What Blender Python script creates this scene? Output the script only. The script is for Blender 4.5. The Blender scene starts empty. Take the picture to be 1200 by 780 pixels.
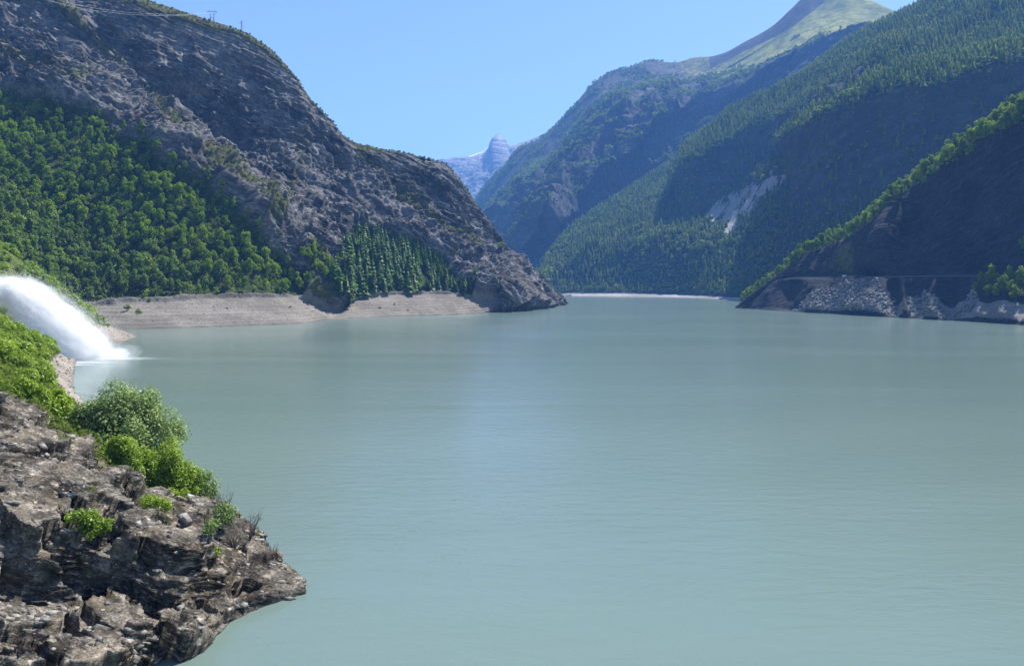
import bpy, math, random
import numpy as np
C = bpy.context.scene.collection
F = 950.0          # focal length in photo pixels (photo 1200 x 780)
U0, V0, H0 = 600.0, 332.0, 30.0   # principal column, horizon row, eye height above the lake
rng = np.random.default_rng(7)
SUN_AZ, SUN_EL = math.radians(48), math.radians(59)
SUN = np.array([math.sin(SUN_AZ)*math.cos(SUN_EL), math.cos(SUN_AZ)*math.cos(SUN_EL), math.sin(SUN_EL)])

# ------------------------------------------------------------------ basics
def at(u, v, d):
    return np.array([(u-U0)*d/F, d, H0-(v-V0)*d/F])
def atz(u, d, z):
    return np.array([(u-U0)*d/F, d, z])
def proj(P):
    d = np.maximum(P[..., 1], 1.0)
    return U0+P[..., 0]*F/d, V0-(P[..., 2]-H0)*F/d

def tag(o, label=None, cat=None, group=None, kind=None):
    if label: o['label'] = label
    if cat: o['category'] = cat
    if group: o['group'] = group
    if kind: o['kind'] = kind
    return o

def mesh_np(name, V, Fc, mats=None, smooth=False, attrs=None, fattrs=None, mat_idx=None):
    """mesh datablock from vertex array and an (n,k) face array (or list of such arrays)"""
    me = bpy.data.meshes.new(name)
    Fs = Fc if isinstance(Fc, list) else [Fc]
    V = np.asarray(V, np.float32)
    me.vertices.add(len(V)); me.vertices.foreach_set('co', V.ravel())
    loops = np.concatenate([f.ravel() for f in Fs]).astype(np.int32)
    counts = np.concatenate([np.full(len(f), f.shape[1], np.int32) for f in Fs])
    starts = np.concatenate([[0], np.cumsum(counts)[:-1]]).astype(np.int32)
    me.loops.add(len(loops)); me.loops.foreach_set('vertex_index', loops)
    me.polygons.add(len(counts)); me.polygons.foreach_set('loop_start', starts)
    me.polygons.foreach_set('loop_total', counts)
    if smooth: me.polygons.foreach_set('use_smooth', np.ones(len(counts), bool))
    if mat_idx is not None: me.polygons.foreach_set('material_index', np.asarray(mat_idx, np.int32))
    me.update(calc_edges=True)
    for k, a in (attrs or {}).items():
        at_ = me.attributes.new(k, 'FLOAT', 'POINT'); at_.data.foreach_set('value', np.asarray(a, np.float32).ravel())
    for k, a in (fattrs or {}).items():
        at_ = me.attributes.new(k, 'FLOAT', 'FACE'); at_.data.foreach_set('value', np.asarray(a, np.float32).ravel())
    for m in (mats or []): me.materials.append(m)
    return me

def link(name, me, parent=None, loc=None):
    o = bpy.data.objects.new(name, me); C.objects.link(o)
    if parent is not None: o.parent = parent
    if loc is not None: o.location = [float(c) for c in loc]
    return o
def empty(name, loc, rz=0.0):
    o = bpy.data.objects.new(name, None); C.objects.link(o)
    o.location = [float(c) for c in loc]; o.rotation_euler = (0, 0, rz); o.empty_display_size = 0.5
    return o

# ------------------------------------------------------------------ numpy noise
def _hash(ix, iy, iz, s):
    h = (ix*np.uint32(374761393) + iy*np.uint32(668265263) + iz*np.uint32(2147483647) + np.uint32(s)*np.uint32(1274126177))
    h = (h ^ (h >> np.uint32(13)))*np.uint32(1274126177)
    h = (h ^ (h >> np.uint32(16)))*np.uint32(2246822519)
    return h ^ (h >> np.uint32(15))
def perlin(x, y, z, seed=0):
    xf, yf, zf = np.floor(x), np.floor(y), np.floor(z)
    ix, iy, iz = (a.astype(np.int64).astype(np.uint32) for a in (xf, yf, zf))
    fx, fy, fz = (x-xf).astype(np.float32), (y-yf).astype(np.float32), (z-zf).astype(np.float32)
    w = [t*t*t*(t*(t*6-15)+10) for t in (fx, fy, fz)]
    out = 0
    for dx in (0, 1):
        wx = w[0] if dx else 1-w[0]
        for dy in (0, 1):
            wxy = wx*(w[1] if dy else 1-w[1])
            for dz in (0, 1):
                h = _hash(ix+np.uint32(dx), iy+np.uint32(dy), iz+np.uint32(dz), seed)
                gx = (h & np.uint32(1023)).astype(np.float32)/511.5-1
                gy = ((h >> np.uint32(10)) & np.uint32(1023)).astype(np.float32)/511.5-1
                gz = ((h >> np.uint32(20)) & np.uint32(1023)).astype(np.float32)/511.5-1
                out = out + wxy*(w[2] if dz else 1-w[2])*(gx*(fx-dx)+gy*(fy-dy)+gz*(fz-dz))
    return out
def fbm(P, freq, octv=4, gain=0.5, seed=0, ridged=False):
    """P (n,3); freq scalar or 3-vector"""
    Q = np.asarray(P, np.float64)*freq
    tot, a, norm = 0, 1.0, 0
    with np.errstate(over='ignore'):
        for k in range(octv):
            n = perlin(Q[..., 0]+17.3*k, Q[..., 1]-9.1*k, Q[..., 2]+4.7*k, seed+k)*1.3
            if ridged: n = 1-2*np.abs(n)
            tot = tot+a*n; norm += a; a *= gain; Q = Q*2.03
    return tot/norm
def sstep(a, b, x):
    t = np.clip((x-a)/(b-a), 0, 1); return t*t*(3-2*t)
def h1(i, seed=0):
    with np.errstate(over='ignore'):
        i = np.asarray(i).astype(np.int64).astype(np.uint32)
        return _hash(i, i*0+np.uint32(3), i*0+np.uint32(11), seed).astype(np.float64)/4294967295.0
def ledges(s, seed=0):
    """layered rock profile: slow outward swell, sharp undercut, a random depth per bed"""
    i = np.floor(s); f = s-i
    a = h1(i, seed); b = h1(i+1, seed)
    k = sstep(0.8, 1.0, f)
    return (a*(1-k)+b*k)-0.5+0.35*(f*(1-k)-0.5)

def facets(P, freq, seed=0, tilt=0.9):
    """angular broken blocks: a random tilt and offset for each cell of a jittered grid (about -1..1)"""
    Q = (np.asarray(P, np.float64)*freq).astype(np.float32); b = np.floor(Q).astype(np.int64)
    best = np.full(len(Q), 1e9, np.float32); bd = np.zeros_like(Q); bh = np.zeros(len(Q), np.uint32)
    with np.errstate(over='ignore'):
        for i in (-1, 0, 1):
            for j in (-1, 0, 1):
                for k in (-1, 0, 1):
                    c = b+np.array([i, j, k]); cu = c.astype(np.uint32)
                    h = _hash(cu[:, 0], cu[:, 1], cu[:, 2], seed)
                    off = np.stack([(h & np.uint32(1023)), (h >> np.uint32(10)) & np.uint32(1023), (h >> np.uint32(20)) & np.uint32(1023)], -1).astype(np.float32)/1023.0
                    d = Q-(c.astype(np.float32)+off); q = (d*d).sum(-1); m = q < best
                    best = np.where(m, q, best); bd = np.where(m[:, None], d, bd); bh = np.where(m, h, bh)
        h2 = bh*np.uint32(2654435761)+np.uint32(977); h2 = (h2 ^ (h2 >> np.uint32(15)))*np.uint32(2246822519); h2 ^= h2 >> np.uint32(13)
    t = np.stack([(h2 & np.uint32(1023)), (h2 >> np.uint32(10)) & np.uint32(1023), (h2 >> np.uint32(20)) & np.uint32(1023)], -1).astype(np.float32)/511.5-1
    off = ((h2 >> np.uint32(7)) & np.uint32(1023)).astype(np.float32)/1023.0-0.5
    return 0.45*off+tilt*(bd*t).sum(-1)
def bedded(P, nb, stretch=0.4):
    """coordinates squeezed along the beds, so that cells become slabs"""
    nb = np.asarray(nb); a = np.cross(nb, [0.3, 0.9, 0.1]); a /= np.linalg.norm(a); b = np.cross(nb, a)
    return np.stack([P @ nb, (P @ a)*stretch, (P @ b)*stretch], -1)
def pchip(xk, Y, x):
    """monotone cubic; Y (K, ...)"""
    xk = np.asarray(xk, float); Y = np.asarray(Y, float); x = np.asarray(x, float)
    sh = (-1,)+(1,)*(Y.ndim-1)
    h = np.diff(xk).reshape(sh); m = np.diff(Y, axis=0)/h
    d = np.zeros_like(Y)
    if len(xk) > 2:
        w1, w2 = 2*h[1:]+h[:-1], h[1:]+2*h[:-1]
        with np.errstate(divide='ignore', invalid='ignore'):
            dd = (w1+w2)/(w1/m[:-1]+w2/m[1:])
        d[1:-1] = np.where(m[:-1]*m[1:] > 0, dd, 0)
    d[0], d[-1] = m[0], m[-1]
    i = np.clip(np.searchsorted(xk, x, side='right')-1, 0, len(xk)-2)
    hh = (xk[i+1]-xk[i]); t = ((x-xk[i])/hh).reshape(sh); hh = hh.reshape(sh)
    return ((2*t**3-3*t**2+1)*Y[i]+(t**3-2*t**2+t)*hh*d[i]+(-2*t**3+3*t**2)*Y[i+1]+(t**3-t**2)*hh*d[i+1])

def inpoly(U, V, poly):
    p = np.asarray(poly, float); r = np.zeros(U.shape, bool)
    j = len(p)-1
    for i in range(len(p)):
        xi, yi, xj, yj = p[i, 0], p[i, 1], p[j, 0], p[j, 1]
        if yi != yj:
            r ^= ((yi > V) != (yj > V)) & (U < (xj-xi)*(V-yi)/(yj-yi)+xi)
        j = i
    return r
def linedist(U, V, pts):
    """distance to a polyline, signed side (+ right/below of its direction)"""
    best = np.full(U.shape, 1e9); side = np.zeros(U.shape)
    for (x0, y0), (x1, y1) in zip(pts[:-1], pts[1:]):
        dx, dy = x1-x0, y1-y0; L2 = dx*dx+dy*dy
        t = np.clip(((U-x0)*dx+(V-y0)*dy)/L2, 0, 1)
        ex, ey = U-(x0+t*dx), V-(y0+t*dy)
        dd = np.hypot(ex, ey); s = np.sign(dx*(V-y0)-dy*(U-x0))
        m = dd < best; best = np.where(m, dd, best); side = np.where(m, s, side)
    return best, side
def polydist(U, V, poly):
    d, _ = linedist(U, V, list(poly)+[poly[0]])
    return np.where(inpoly(U, V, poly), d, -d)      # + inside

# ------------------------------------------------------------------ terrain lofts
class Loft:
    pass
def grid_normals(G):
    du = np.gradient(G, axis=1); dv = np.gradient(G, axis=0)
    n = np.cross(du, dv); n /= np.maximum(np.linalg.norm(n, axis=-1, keepdims=True), 1e-9)
    return n
def make_grid(ctrl, nv, wts=None):
    """ctrl (R, nu, 3) -> (nv, nu, 3): rows joined by a monotone cubic, samples shared out by screen length"""
    R = len(ctrl)
    u, v = proj(ctrl)
    seg = np.mean(np.hypot(np.diff(u, axis=0), np.diff(v, axis=0)), axis=1)
    w3 = np.mean(np.linalg.norm(np.diff(ctrl, axis=0), axis=-1), axis=1)
    xk = np.concatenate([[0], np.cumsum(np.maximum(w3, w3.max()*0.02))])
    seg = np.maximum(seg, seg.max()*0.06)
    if wts is not None: seg = seg*np.asarray(wts)
    n = np.maximum(2, np.round(seg/seg.sum()*nv).astype(int))
    x = np.concatenate([np.linspace(xk[i], xk[i+1], n[i], endpoint=False) for i in range(R-1)]+[[xk[-1]]])
    rowpar = np.interp(x, xk, np.arange(R))
    return pchip(xk, ctrl, x), rowpar
def ugrid(us, rows, nv, wts=None, lin=False):
    """rows: lists of (u, v, d) or (u, ('z', z), d); interpolated over u"""
    ctrl = []
    for r in rows:
        ku = [p[0] for p in r]
        P = np.array([atz(p[0], p[2], p[1][1]) if isinstance(p[1], tuple) else at(*p) for p in r])
        ip = (lambda a, b, c: np.interp(c, a, b)) if lin else pchip
        d = ip(ku, P[:, 1], us); tz = ip(ku, (P[:, 2]-H0)/P[:, 1], us)
        ctrl.append(np.stack([(us-U0)*d/F, d, H0+tz*d], -1))
    return make_grid(np.array(ctrl), nv, wts)
def finish(name, G, mats, attrs, label, cat, kind='structure'):
    nv, nu = G.shape[:2]
    idx = np.arange(nv*nu).reshape(nv, nu)
    f = np.stack([idx[:-1, :-1], idx[:-1, 1:], idx[1:, 1:], idx[1:, :-1]], -1).reshape(-1, 4)
    me = mesh_np(name, G.reshape(-1, 3), f, mats, True, attrs)
    o = link(name, me); tag(o, label, cat, None, kind)
    L = Loft(); L.G = G; L.N = grid_normals(G); L.obj = o; L.U, L.V = proj(G); L.attrs = attrs
    return L
def sample_on(L, n, mask, spacing, seed=1, tries=40):
    """random points on a loft where mask (per cell), at least `spacing` metres apart; returns positions, cell indices"""
    r = np.random.default_rng(seed)
    G = L.G
    a = np.linalg.norm(np.cross(G[1:, :-1]-G[:-1, :-1], G[:-1, 1:]-G[:-1, :-1]), axis=-1)
    w = a*mask[:-1, :-1]
    c = np.cumsum(w.ravel()); out = []; cells = []; grid = {}
    if c[-1] <= 0: return np.zeros((0, 3)), []
    nc = w.shape[1]
    pick = np.searchsorted(c, r.random(n*tries)*c[-1])
    s = spacing
    for k in pick:
        i, j = divmod(int(k), nc)
        p = G[i, j]+(G[i+1, j]-G[i, j])*r.random()+(G[i, j+1]-G[i, j])*r.random()
        key = (int(p[0]//s), int(p[1]//s)); ok = True
        for gx in (-1, 0, 1):
            for gy in (-1, 0, 1):
                for q in grid.get((key[0]+gx, key[1]+gy), ()):
                    if (q[0]-p[0])**2+(q[1]-p[1])**2+(q[2]-p[2])**2*0.4 < s*s: ok = False
        if not ok: continue
        grid.setdefault(key, []).append(p); out.append(p); cells.append((i, j))
        if len(out) >= n: break
    return np.array(out), cells

# ------------------------------------------------------------------ material helpers
class NT:
    def __init__(s, name):
        s.m = bpy.data.materials.new(name); s.m.use_nodes = True
        s.t = s.m.node_tree; s.t.nodes.clear()
        s.out = s.t.nodes.new('ShaderNodeOutputMaterial')
    def n(s, typ, **kw):
        nd = s.t.nodes.new(typ)
        for k, v in kw.items(): setattr(nd, k, v)
        return nd
    def set(s, inp, v):
        if v is None: return
        if hasattr(v, 'is_output'): s.t.links.new(v, inp)
        elif isinstance(v, (tuple, list)):
            inp.default_value = tuple(v) if len(v) == len(inp.default_value) else tuple(v)+(1.0,)
        else: inp.default_value = v
    def math(s, op, a, b=None, c=None, clamp=False):
        nd = s.n('ShaderNodeMath', operation=op, use_clamp=clamp)
        for i, x in enumerate((a, b, c)):
            if x is not None: s.set(nd.inputs[i], x)
        return nd.outputs[0]
    def vmath(s, op, a, b):
        nd = s.n('ShaderNodeVectorMath', operation=op)
        s.set(nd.inputs[0], a)
        if op == 'SCALE': s.set(nd.inputs['Scale'], b)
        else: s.set(nd.inputs[1], b)
        return nd.outputs['Value'] if op == 'DOT_PRODUCT' else nd.outputs[0]
    def noise(s, vec, scale, detail=4, rough=0.55, dist=0.0, color=False):
        nd = s.n('ShaderNodeTexNoise'); s.set(nd.inputs['Vector'], vec)
        nd.inputs['Scale'].default_value = scale; nd.inputs['Detail'].default_value = detail
        nd.inputs['Roughness'].default_value = rough; nd.inputs['Distortion'].default_value = dist
        return nd.outputs['Color' if color else 'Fac']
    def ramp(s, fac, stops):
        nd = s.n('ShaderNodeValToRGB'); e = nd.color_ramp.elements
        while len(e) < len(stops): e.new(0.5)
        for el, (p, c) in zip(e, stops):
            el.position = p
            el.color = (c, c, c, 1) if not isinstance(c, (tuple, list)) else tuple(c)+(1,)
        s.set(nd.inputs[0], fac); return nd.outputs[0]
    def mix(s, fac, a, b, blend='MIX'):
        nd = s.n('ShaderNodeMix', data_type='RGBA', blend_type=blend)
        s.set(nd.inputs[0], fac); s.set(nd.inputs[6], a); s.set(nd.inputs[7], b)
        return nd.outputs[2]
    def attr(s, name):
        return s.n('ShaderNodeAttribute', attribute_name=name).outputs['Fac']
    def obj(s): return s.n('ShaderNodeTexCoord').outputs['Object']
    def bump(s, h, dist, strength=1.0, normal=None):
        nd = s.n('ShaderNodeBump'); s.set(nd.inputs['Height'], h)
        nd.inputs['Distance'].default_value = dist; nd.inputs['Strength'].default_value = strength
        if normal is not None: s.set(nd.inputs['Normal'], normal)
        return nd.outputs[0]
    def principled(s, col, rough=0.9, spec=0.15, normal=None, **kw):
        p = s.n('ShaderNodeBsdfPrincipled')
        s.set(p.inputs['Base Color'], col); s.set(p.inputs['Roughness'], rough)
        s.set(p.inputs['Specular IOR Level'], spec); s.set(p.inputs['Normal'], normal)
        for k, v in kw.items(): s.set(p.inputs[k.replace('_', ' ')], v)
        return p.outputs[0]
    def surf(s, sh): s.t.links.new(sh, s.out.inputs['Surface']); return s.m

def rock_mat(name, cA, cB, cC, size, nb, bump_d, grass=((0.05, 0.065, 0.018), (0.12, 0.115, 0.04)),
             beach=((0.125, 0.114, 0.098), (0.33, 0.302, 0.258)), soil=((0.02, 0.028, 0.012), (0.05, 0.06, 0.022)), ochre=0.4, stretch=0.1, chips=0.7):
    """bedded rock with grass, gravel, soil and snow where the terrain's masks put them; size = bed thickness in metres"""
    m = NT(name); co = m.obj()
    nb = np.array(nb, float); nb /= np.linalg.norm(nb)
    a = np.cross(nb, [0.3, 0.9, 0.1]); a /= np.linalg.norm(a); b = np.cross(nb, a)
    warp = m.noise(co, 1/(size*7), 3)
    cs = m.n('ShaderNodeCombineXYZ')
    s = m.math('ADD', m.math('MULTIPLY', m.vmath('DOT_PRODUCT', co, tuple(nb)), 1/size), m.math('MULTIPLY', warp, 2.6))
    m.set(cs.inputs[0], s)
    m.set(cs.inputs[1], m.math('MULTIPLY', m.vmath('DOT_PRODUCT', co, tuple(a)), stretch/size))
    m.set(cs.inputs[2], m.math('MULTIPLY', m.vmath('DOT_PRODUCT', co, tuple(b)), stretch/size))
    st = m.noise(cs.outputs[0], 1.0, 8, 0.68)
    big = m.noise(co, 1/(size*16), 4, 0.6)
    fine = m.noise(co, 2.2/size, 8, 0.7)
    rock = m.ramp(st, [(0.36, cA), (0.52, cB), (0.7, cC)])
    rock = m.mix(m.ramp(big, [(0.42, 0.0), (0.62, 0.75)]), rock, m.mix(0.5, rock, cC))
    rock = m.mix(m.ramp(fine, [(0.36, 0.62), (0.6, 0.0)]), rock, m.mix(0.72, rock, (cA[0]*.45, cA[1]*.45, cA[2]*.45)))
    vc = m.n('ShaderNodeCombineXYZ')
    vd = m.noise(co, 1.2/size, 4, 0.6, 0, True)
    for ii, (ax, kk) in enumerate(((nb, 1.1), (a, 0.5), (b, 0.5))):
        m.set(vc.inputs[ii], m.math('ADD', m.math('MULTIPLY', m.vmath('DOT_PRODUCT', co, tuple(ax)), kk/size), m.math('MULTIPLY', m.vmath('DOT_PRODUCT', vd, (1.0 if ii == 0 else 0.4, 1.0 if ii == 1 else 0.4, 1.0 if ii == 2 else 0.4)), 0.9)))
    vo = m.n('ShaderNodeTexVoronoi'); m.set(vo.inputs['Vector'], vc.outputs[0]); vo.inputs['Scale'].default_value = 1.0
    vs_ = m.n('ShaderNodeSeparateColor'); m.set(vs_.inputs[0], vo.outputs['Color'])
    vo2 = m.n('ShaderNodeTexVoronoi'); m.set(vo2.inputs['Vector'], vc.outputs[0]); vo2.inputs['Scale'].default_value = 3.1
    vs2 = m.n('ShaderNodeSeparateColor'); m.set(vs2.inputs[0], vo2.outputs['Color'])
    chip = m.math('MULTIPLY', m.math('ADD', m.ramp(vs_.outputs[0], [(0.0, 0.35), (0.6, 0.9), (1.0, 1.7)]), m.ramp(vs2.outputs[0], [(0.0, 0.3), (0.6, 0.85), (1.0, 1.9)])), 0.5)
    chipc = m.n('ShaderNodeCombineXYZ')
    for ii in range(3): m.set(chipc.inputs[ii], chip)
    rock = m.mix(chips, rock, m.vmath('MULTIPLY', rock, chipc.outputs[0]))
    warm = m.noise(co, 1/(size*9), 5, 0.6)
    rock = m.mix(m.ramp(warm, [(0.52, 0.0), (0.68, ochre)]), rock, (cC[0]*0.98, cC[1]*0.8, cC[2]*0.55))
    gn = m.noise(co, 1.0/size, 6, 0.65)
    gcol = m.mix(m.ramp(m.noise(co, 0.35/size, 5), [(0.38, 0.0), (0.62, 1.0)]), grass[0], grass[1])
    gm = m.ramp(m.math('ADD', m.attr('grass'), m.math('MULTIPLY', m.math('SUBTRACT', gn, 0.5), 1.1)), [(0.42, 0.0), (0.6, 1.0)])
    col = m.mix(gm, rock, gcol)
    bn = m.noise(co, 2.0/size, 7, 0.72)
    bcol = m.mix(m.ramp(bn, [(0.3, 0.0), (0.68, 1.0)]), beach[0], beach[1])
    bcol = m.mix(m.ramp(big, [(0.4, 0.55), (0.6, 0.0)]), bcol, (beach[0][0]*.75, beach[0][1]*.72, beach[0][2]*.68))
    # old lake levels: thin level lines of darker and paler gravel
    zc = m.n('ShaderNodeSeparateXYZ'); m.set(zc.inputs[0], co)
    zv = m.n('ShaderNodeCombineXYZ'); m.set(zv.inputs[2], m.math('ADD', zc.outputs[2], m.math('MULTIPLY', warp, 1.5)))
    lv = m.noise(zv.outputs[0], 0.9, 4, 0.7)
    bcol = m.mix(m.ramp(lv, [(0.4, 0.4), (0.55, 0.0)]), bcol, (beach[0][0]*.6, beach[0][1]*.62, beach[0][2]*.62))
    # the strip the water wets
    wet = m.ramp(zc.outputs[2], [(0.1, 0.5), (0.9, 0.0)])
    bm = m.ramp(m.math('ADD', m.attr('beach'), m.math('MULTIPLY', m.math('SUBTRACT', gn, 0.5), 0.7)), [(0.4, 0.0), (0.6, 1.0)])
    col = m.mix(bm, col, bcol)
    scol = m.mix(m.ramp(gn, [(0.4, 0.0), (0.6, 1.0)]), soil[0], soil[1])
    sm = m.ramp(m.math('ADD', m.attr('soil'), m.math('MULTIPLY', m.math('SUBTRACT', gn, 0.5), 0.7)), [(0.4, 0.0), (0.6, 1.0)])
    col = m.mix(sm, col, scol)
    nm = m.ramp(m.math('ADD', m.attr('snow'), m.math('MULTIPLY', m.math('SUBTRACT', gn, 0.5), 0.8)), [(0.45, 0.0), (0.55, 1.0)])
    col = m.mix(nm, col, (0.82, 0.85, 0.88))
    col = m.mix(wet, col, m.mix(0.6, col, (0.03, 0.03, 0.03)))
    soft = m.math('SUBTRACT', 1.0, m.math('MULTIPLY', bm, 0.7))
    hgt = m.math('MULTIPLY', m.math('ADD', m.math('MULTIPLY', st, 1.0), m.math('MULTIPLY', fine, 0.6)), soft)
    hgt = m.math('ADD', hgt, m.math('MULTIPLY', m.math('MULTIPLY', chip, 0.45*chips), soft))
    return m.surf(m.principled(col, 0.92, 0.12, m.bump(hgt, bump_d)))

# ================================================================== THE SETTING
def norm3(v):
    v = np.array(v, float); return v/np.linalg.norm(v)
Lbed = norm3(0.85*norm3([0.7, 0.7, 0])+0.62*norm3([0.35, -0.35, -0.5]))
Nsl = norm3([0.5, -0.5, 0.7])
NB = norm3(np.cross(Lbed, Nsl)*np.sign(np.cross(Lbed, Nsl)[2])+0.45*Nsl)   # normal of the rock beds
FALL = norm3([0.35, -0.35, -0.5])

# ---- rocky mountain on the left shore
WOOD = [(-260, 60), (-100, 95), (0, 118), (60, 125), (110, 145), (150, 172), (200, 204), (250, 240), (290, 276), (328, 312), (347, 344), (240, 348), (160, 352), (90, 360), (-260, 420)]
CON = [(392, 330), (398, 300), (415, 275), (450, 282), (495, 300), (524, 325), (540, 341), (480, 346), (430, 348), (385, 350)]
us = np.linspace(-240, 656, 1000)
lc_rows = [
 [(-240, ('z', -12), 300), (0, ('z', -12), 420), (150, ('z', -14), 505), (250, ('z', -14), 535), (350, ('z', -14), 580), (450, ('z', -14), 700), (575, ('z', -14), 805), (620, ('z', -14), 890), (656, ('z', -14), 1170)],
 [(-240, ('z', 4), 320), (0, ('z', 2), 460), (100, ('z', 0.2), 520), (150, ('z', 0), 533), (200, ('z', 0), 543), (250, ('z', 0), 559), (300, ('z', 0), 582), (350, ('z', 0), 606), (395, ('z', 0), 679), (450, ('z', 0), 731), (520, ('z', 0), 770), (575, ('z', 0), 838), (620, ('z', 0), 919), (640, ('z', 0), 1000), (656, ('z', 0), 1190)],
 [(-240, ('z', 25), 360), (0, ('z', 20), 520), (100, 356, 590), (150, 349, 600), (200, 348, 612), (250, 345, 630), (300, 345, 650), (345, 346, 675), (375, 358, 700), (395, 364, 720), (410, 352, 760), (450, 344, 795), (520, 343, 850), (560, 351, 850), (580, 358, 855), (620, 356, 935), (640, 357, 1010), (656, 355.5, 1192)],
 [(-240, 60, 700), (-100, 95, 760), (0, 117, 790), (75, 130, 775), (150, 172, 745), (200, 203, 722), (250, 238, 708), (300, 284, 700), (345, 308, 715), (375, 314, 745), (400, 312, 775), (450, 314, 822), (520, 331, 878), (560, 338, 900), (580, 343, 910), (620, 349, 970), (640, 354, 1030), (656, 355.2, 1194)],
 [(-240, -60, 850), (-100, -20, 900), (0, 20, 930), (75, 35, 920), (112, 82, 880), (150, 118, 892), (200, 134, 908), (250, 152, 918), (300, 160, 924), (335, 168, 928), (385, 195, 948), (450, 210, 985), (520, 238, 1038), (570, 287, 1085), (615, 326, 1128), (640, 347, 1160), (656, 355, 1196)],
 [(-240, -130, 960), (-100, -100, 1020), (0, -60, 1040), (75, -26, 1010), (112, -10, 950), (158, 2, 912), (200, 18, 922), (250, 32, 932), (285, 42, 938), (320, 66, 940), (345, 90, 942), (365, 121, 948), (385, 141, 956), (400, 160, 965), (420, 173, 978), (470, 181, 1008), (500, 188, 1030), (520, 193, 1048), (545, 223, 1068), (570, 256, 1090), (590, 286, 1108), (620, 319, 1135), (640, 344, 1165), (656, 355, 1198)],
 [(-240, -128, 1090), (-100, -98, 1130), (0, -58, 1140), (75, -22, 1110), (158, 6, 1000), (250, 36, 1015), (320, 70, 1020), (365, 126, 1025), (400, 165, 1035), (470, 187, 1080), (520, 200, 1110), (570, 262, 1130), (620, 325, 1160), (656, 356, 1205)],
 [(-240, ('z', -10), 1500), (158, ('z', -10), 1500), (400, ('z', -10), 1400), (520, ('z', -10), 1300), (620, ('z', -10), 1230), (656, ('z', -12), 1225)],
]
G, rp = ugrid(us, lc_rows, 640, [0.3, 1, 1, 1.2, 1, 0.25, 0.08])
U, V = proj(G); N = grid_normals(G); RP = np.repeat(rp[:, None], G.shape[1], 1)
flat = G.reshape(-1, 3)
R_ = lambda a: a.reshape(G.shape[:2])
beach = sstep(0.6, 0.9, RP)*(1-sstep(1.85, 2.02, RP))*(1-sstep(565, 590, U+12*R_(fbm(flat, 1/25., 2, seed=40))))
beach = np.maximum(beach, (1-sstep(0.9, 1.2, RP))*(U < 570))
wn = R_(fbm(flat, 1/22., 3, seed=3))
wood = np.clip(sstep(-4, 4, polydist(U, V, WOOD)+9*wn), 0, 1)*(1-beach)
con = sstep(-5, 3, polydist(U, V, CON)+8*wn)*(1-beach)
strip = sstep(1.86, 1.96, RP)*(1-sstep(2.4, 2.6, RP))*((U < 352) | ((U > 403)*(U < 552)))
soil = np.maximum(np.maximum(wood, con), strip)
dip = (U > 340)*(U < 420)*sstep(352, 345, np.abs(V-352)+0*V+345)*0
rock = (1-beach)*(1-0.93*soil)*sstep(0.8, 1.3, RP)
edge = 1-sstep(4.2, 4.95, RP)*0.93            # keep the skyline where it is
toe = 1-sstep(600, 650, U)*0.6
warp = R_(fbm(flat, 1/110., 3, seed=11))*14
s = R_(flat @ NB)+warp
macro = R_(fbm(flat, 1/130., 5, 0.55, 21, True))*15
e1, e2 = np.cross(FALL, Nsl), FALL
Q = np.stack([flat @ norm3(e1)/26., flat @ FALL/130., flat @ Nsl/60.], -1)
gul = R_(fbm(Q, 1.0, 4, 0.55, 33, True))*19
bwL = bedded(flat+np.stack([fbm(flat, 1/40., 3, seed=56), fbm(flat, 1/40., 3, seed=57), fbm(flat, 1/40., 3, seed=58)], -1)*10, NB, 0.45)
gul += R_(facets(bwL, 1/24., 59))*9
l1 = ledges((s+R_(fbm(flat, 1/60., 3, seed=9))*4)/11.0, 5)*6.5*(0.55+0.8*np.clip(R_(fbm(flat, 1/60., 2, seed=77))+0.3, 0, 1))
l2 = ledges((s+R_(fbm(flat, 1/24., 3, seed=8))*1.8)/4.1, 6)*2.9
l3 = ledges((s+R_(fbm(flat, 1/7., 2, seed=18))*0.5)/1.6, 16)*1.0
det = R_(fbm(flat, 1/9., 5, 0.6, 50))*1.6
bw = bedded(flat+np.stack([fbm(flat, 1/12., 3, seed=51), fbm(flat, 1/12., 3, seed=52), fbm(flat, 1/12., 3, seed=53)], -1)*3, NB, 0.24)
det += R_(facets(bw, 1/8., 54))*2.6+R_(facets(bw, 1/3.2, 55))*1.4
disp = (macro+gul+l1)*rock*edge*toe+(l2+l3+det)*rock*(0.5+0.5*edge)
# spur with a grassy crest in the upper left, hollow behind it
RIB = [(40, -40), (75, 8), (112, 82), (180, 168), (264, 234), (300, 275)]
dr, sd = linedist(U, V, RIB)
disp += 16*np.exp(-(dr/16)**2)*rock
for (x, y, w, a) in [(283, 178, 26, -14), (262, 160, 12, 10), (352, 205, 20, 16), (350, 222, 18, -10), (130, 60, 30, -12), (300, 110, 40, -10),
                     (330, 128, 10, 8), (235, 75, 10, 7), (180, 55, 9, 7), (460, 200, 14, -6), (545, 262, 12, -7), (225, 130, 15, 8)]:
    disp += a*np.exp(-(((U-x)/w)**2+((V-y)/(w*0.8))**2))*rock
disp += beach*(np.sin(G[..., 2]*2.6+wn*2.5)*0.42+R_(fbm(flat, 1/9., 5, 0.6, 60))*1.1)+soil*R_(fbm(flat, 1/20., 3, seed=61))*1.5
G = G+N*disp[..., None]
N2 = grid_normals(G)
gn_ = R_(fbm(flat, 1/28., 4, seed=70)); gn2 = R_(fbm(flat, 1/75., 3, seed=71))
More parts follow.
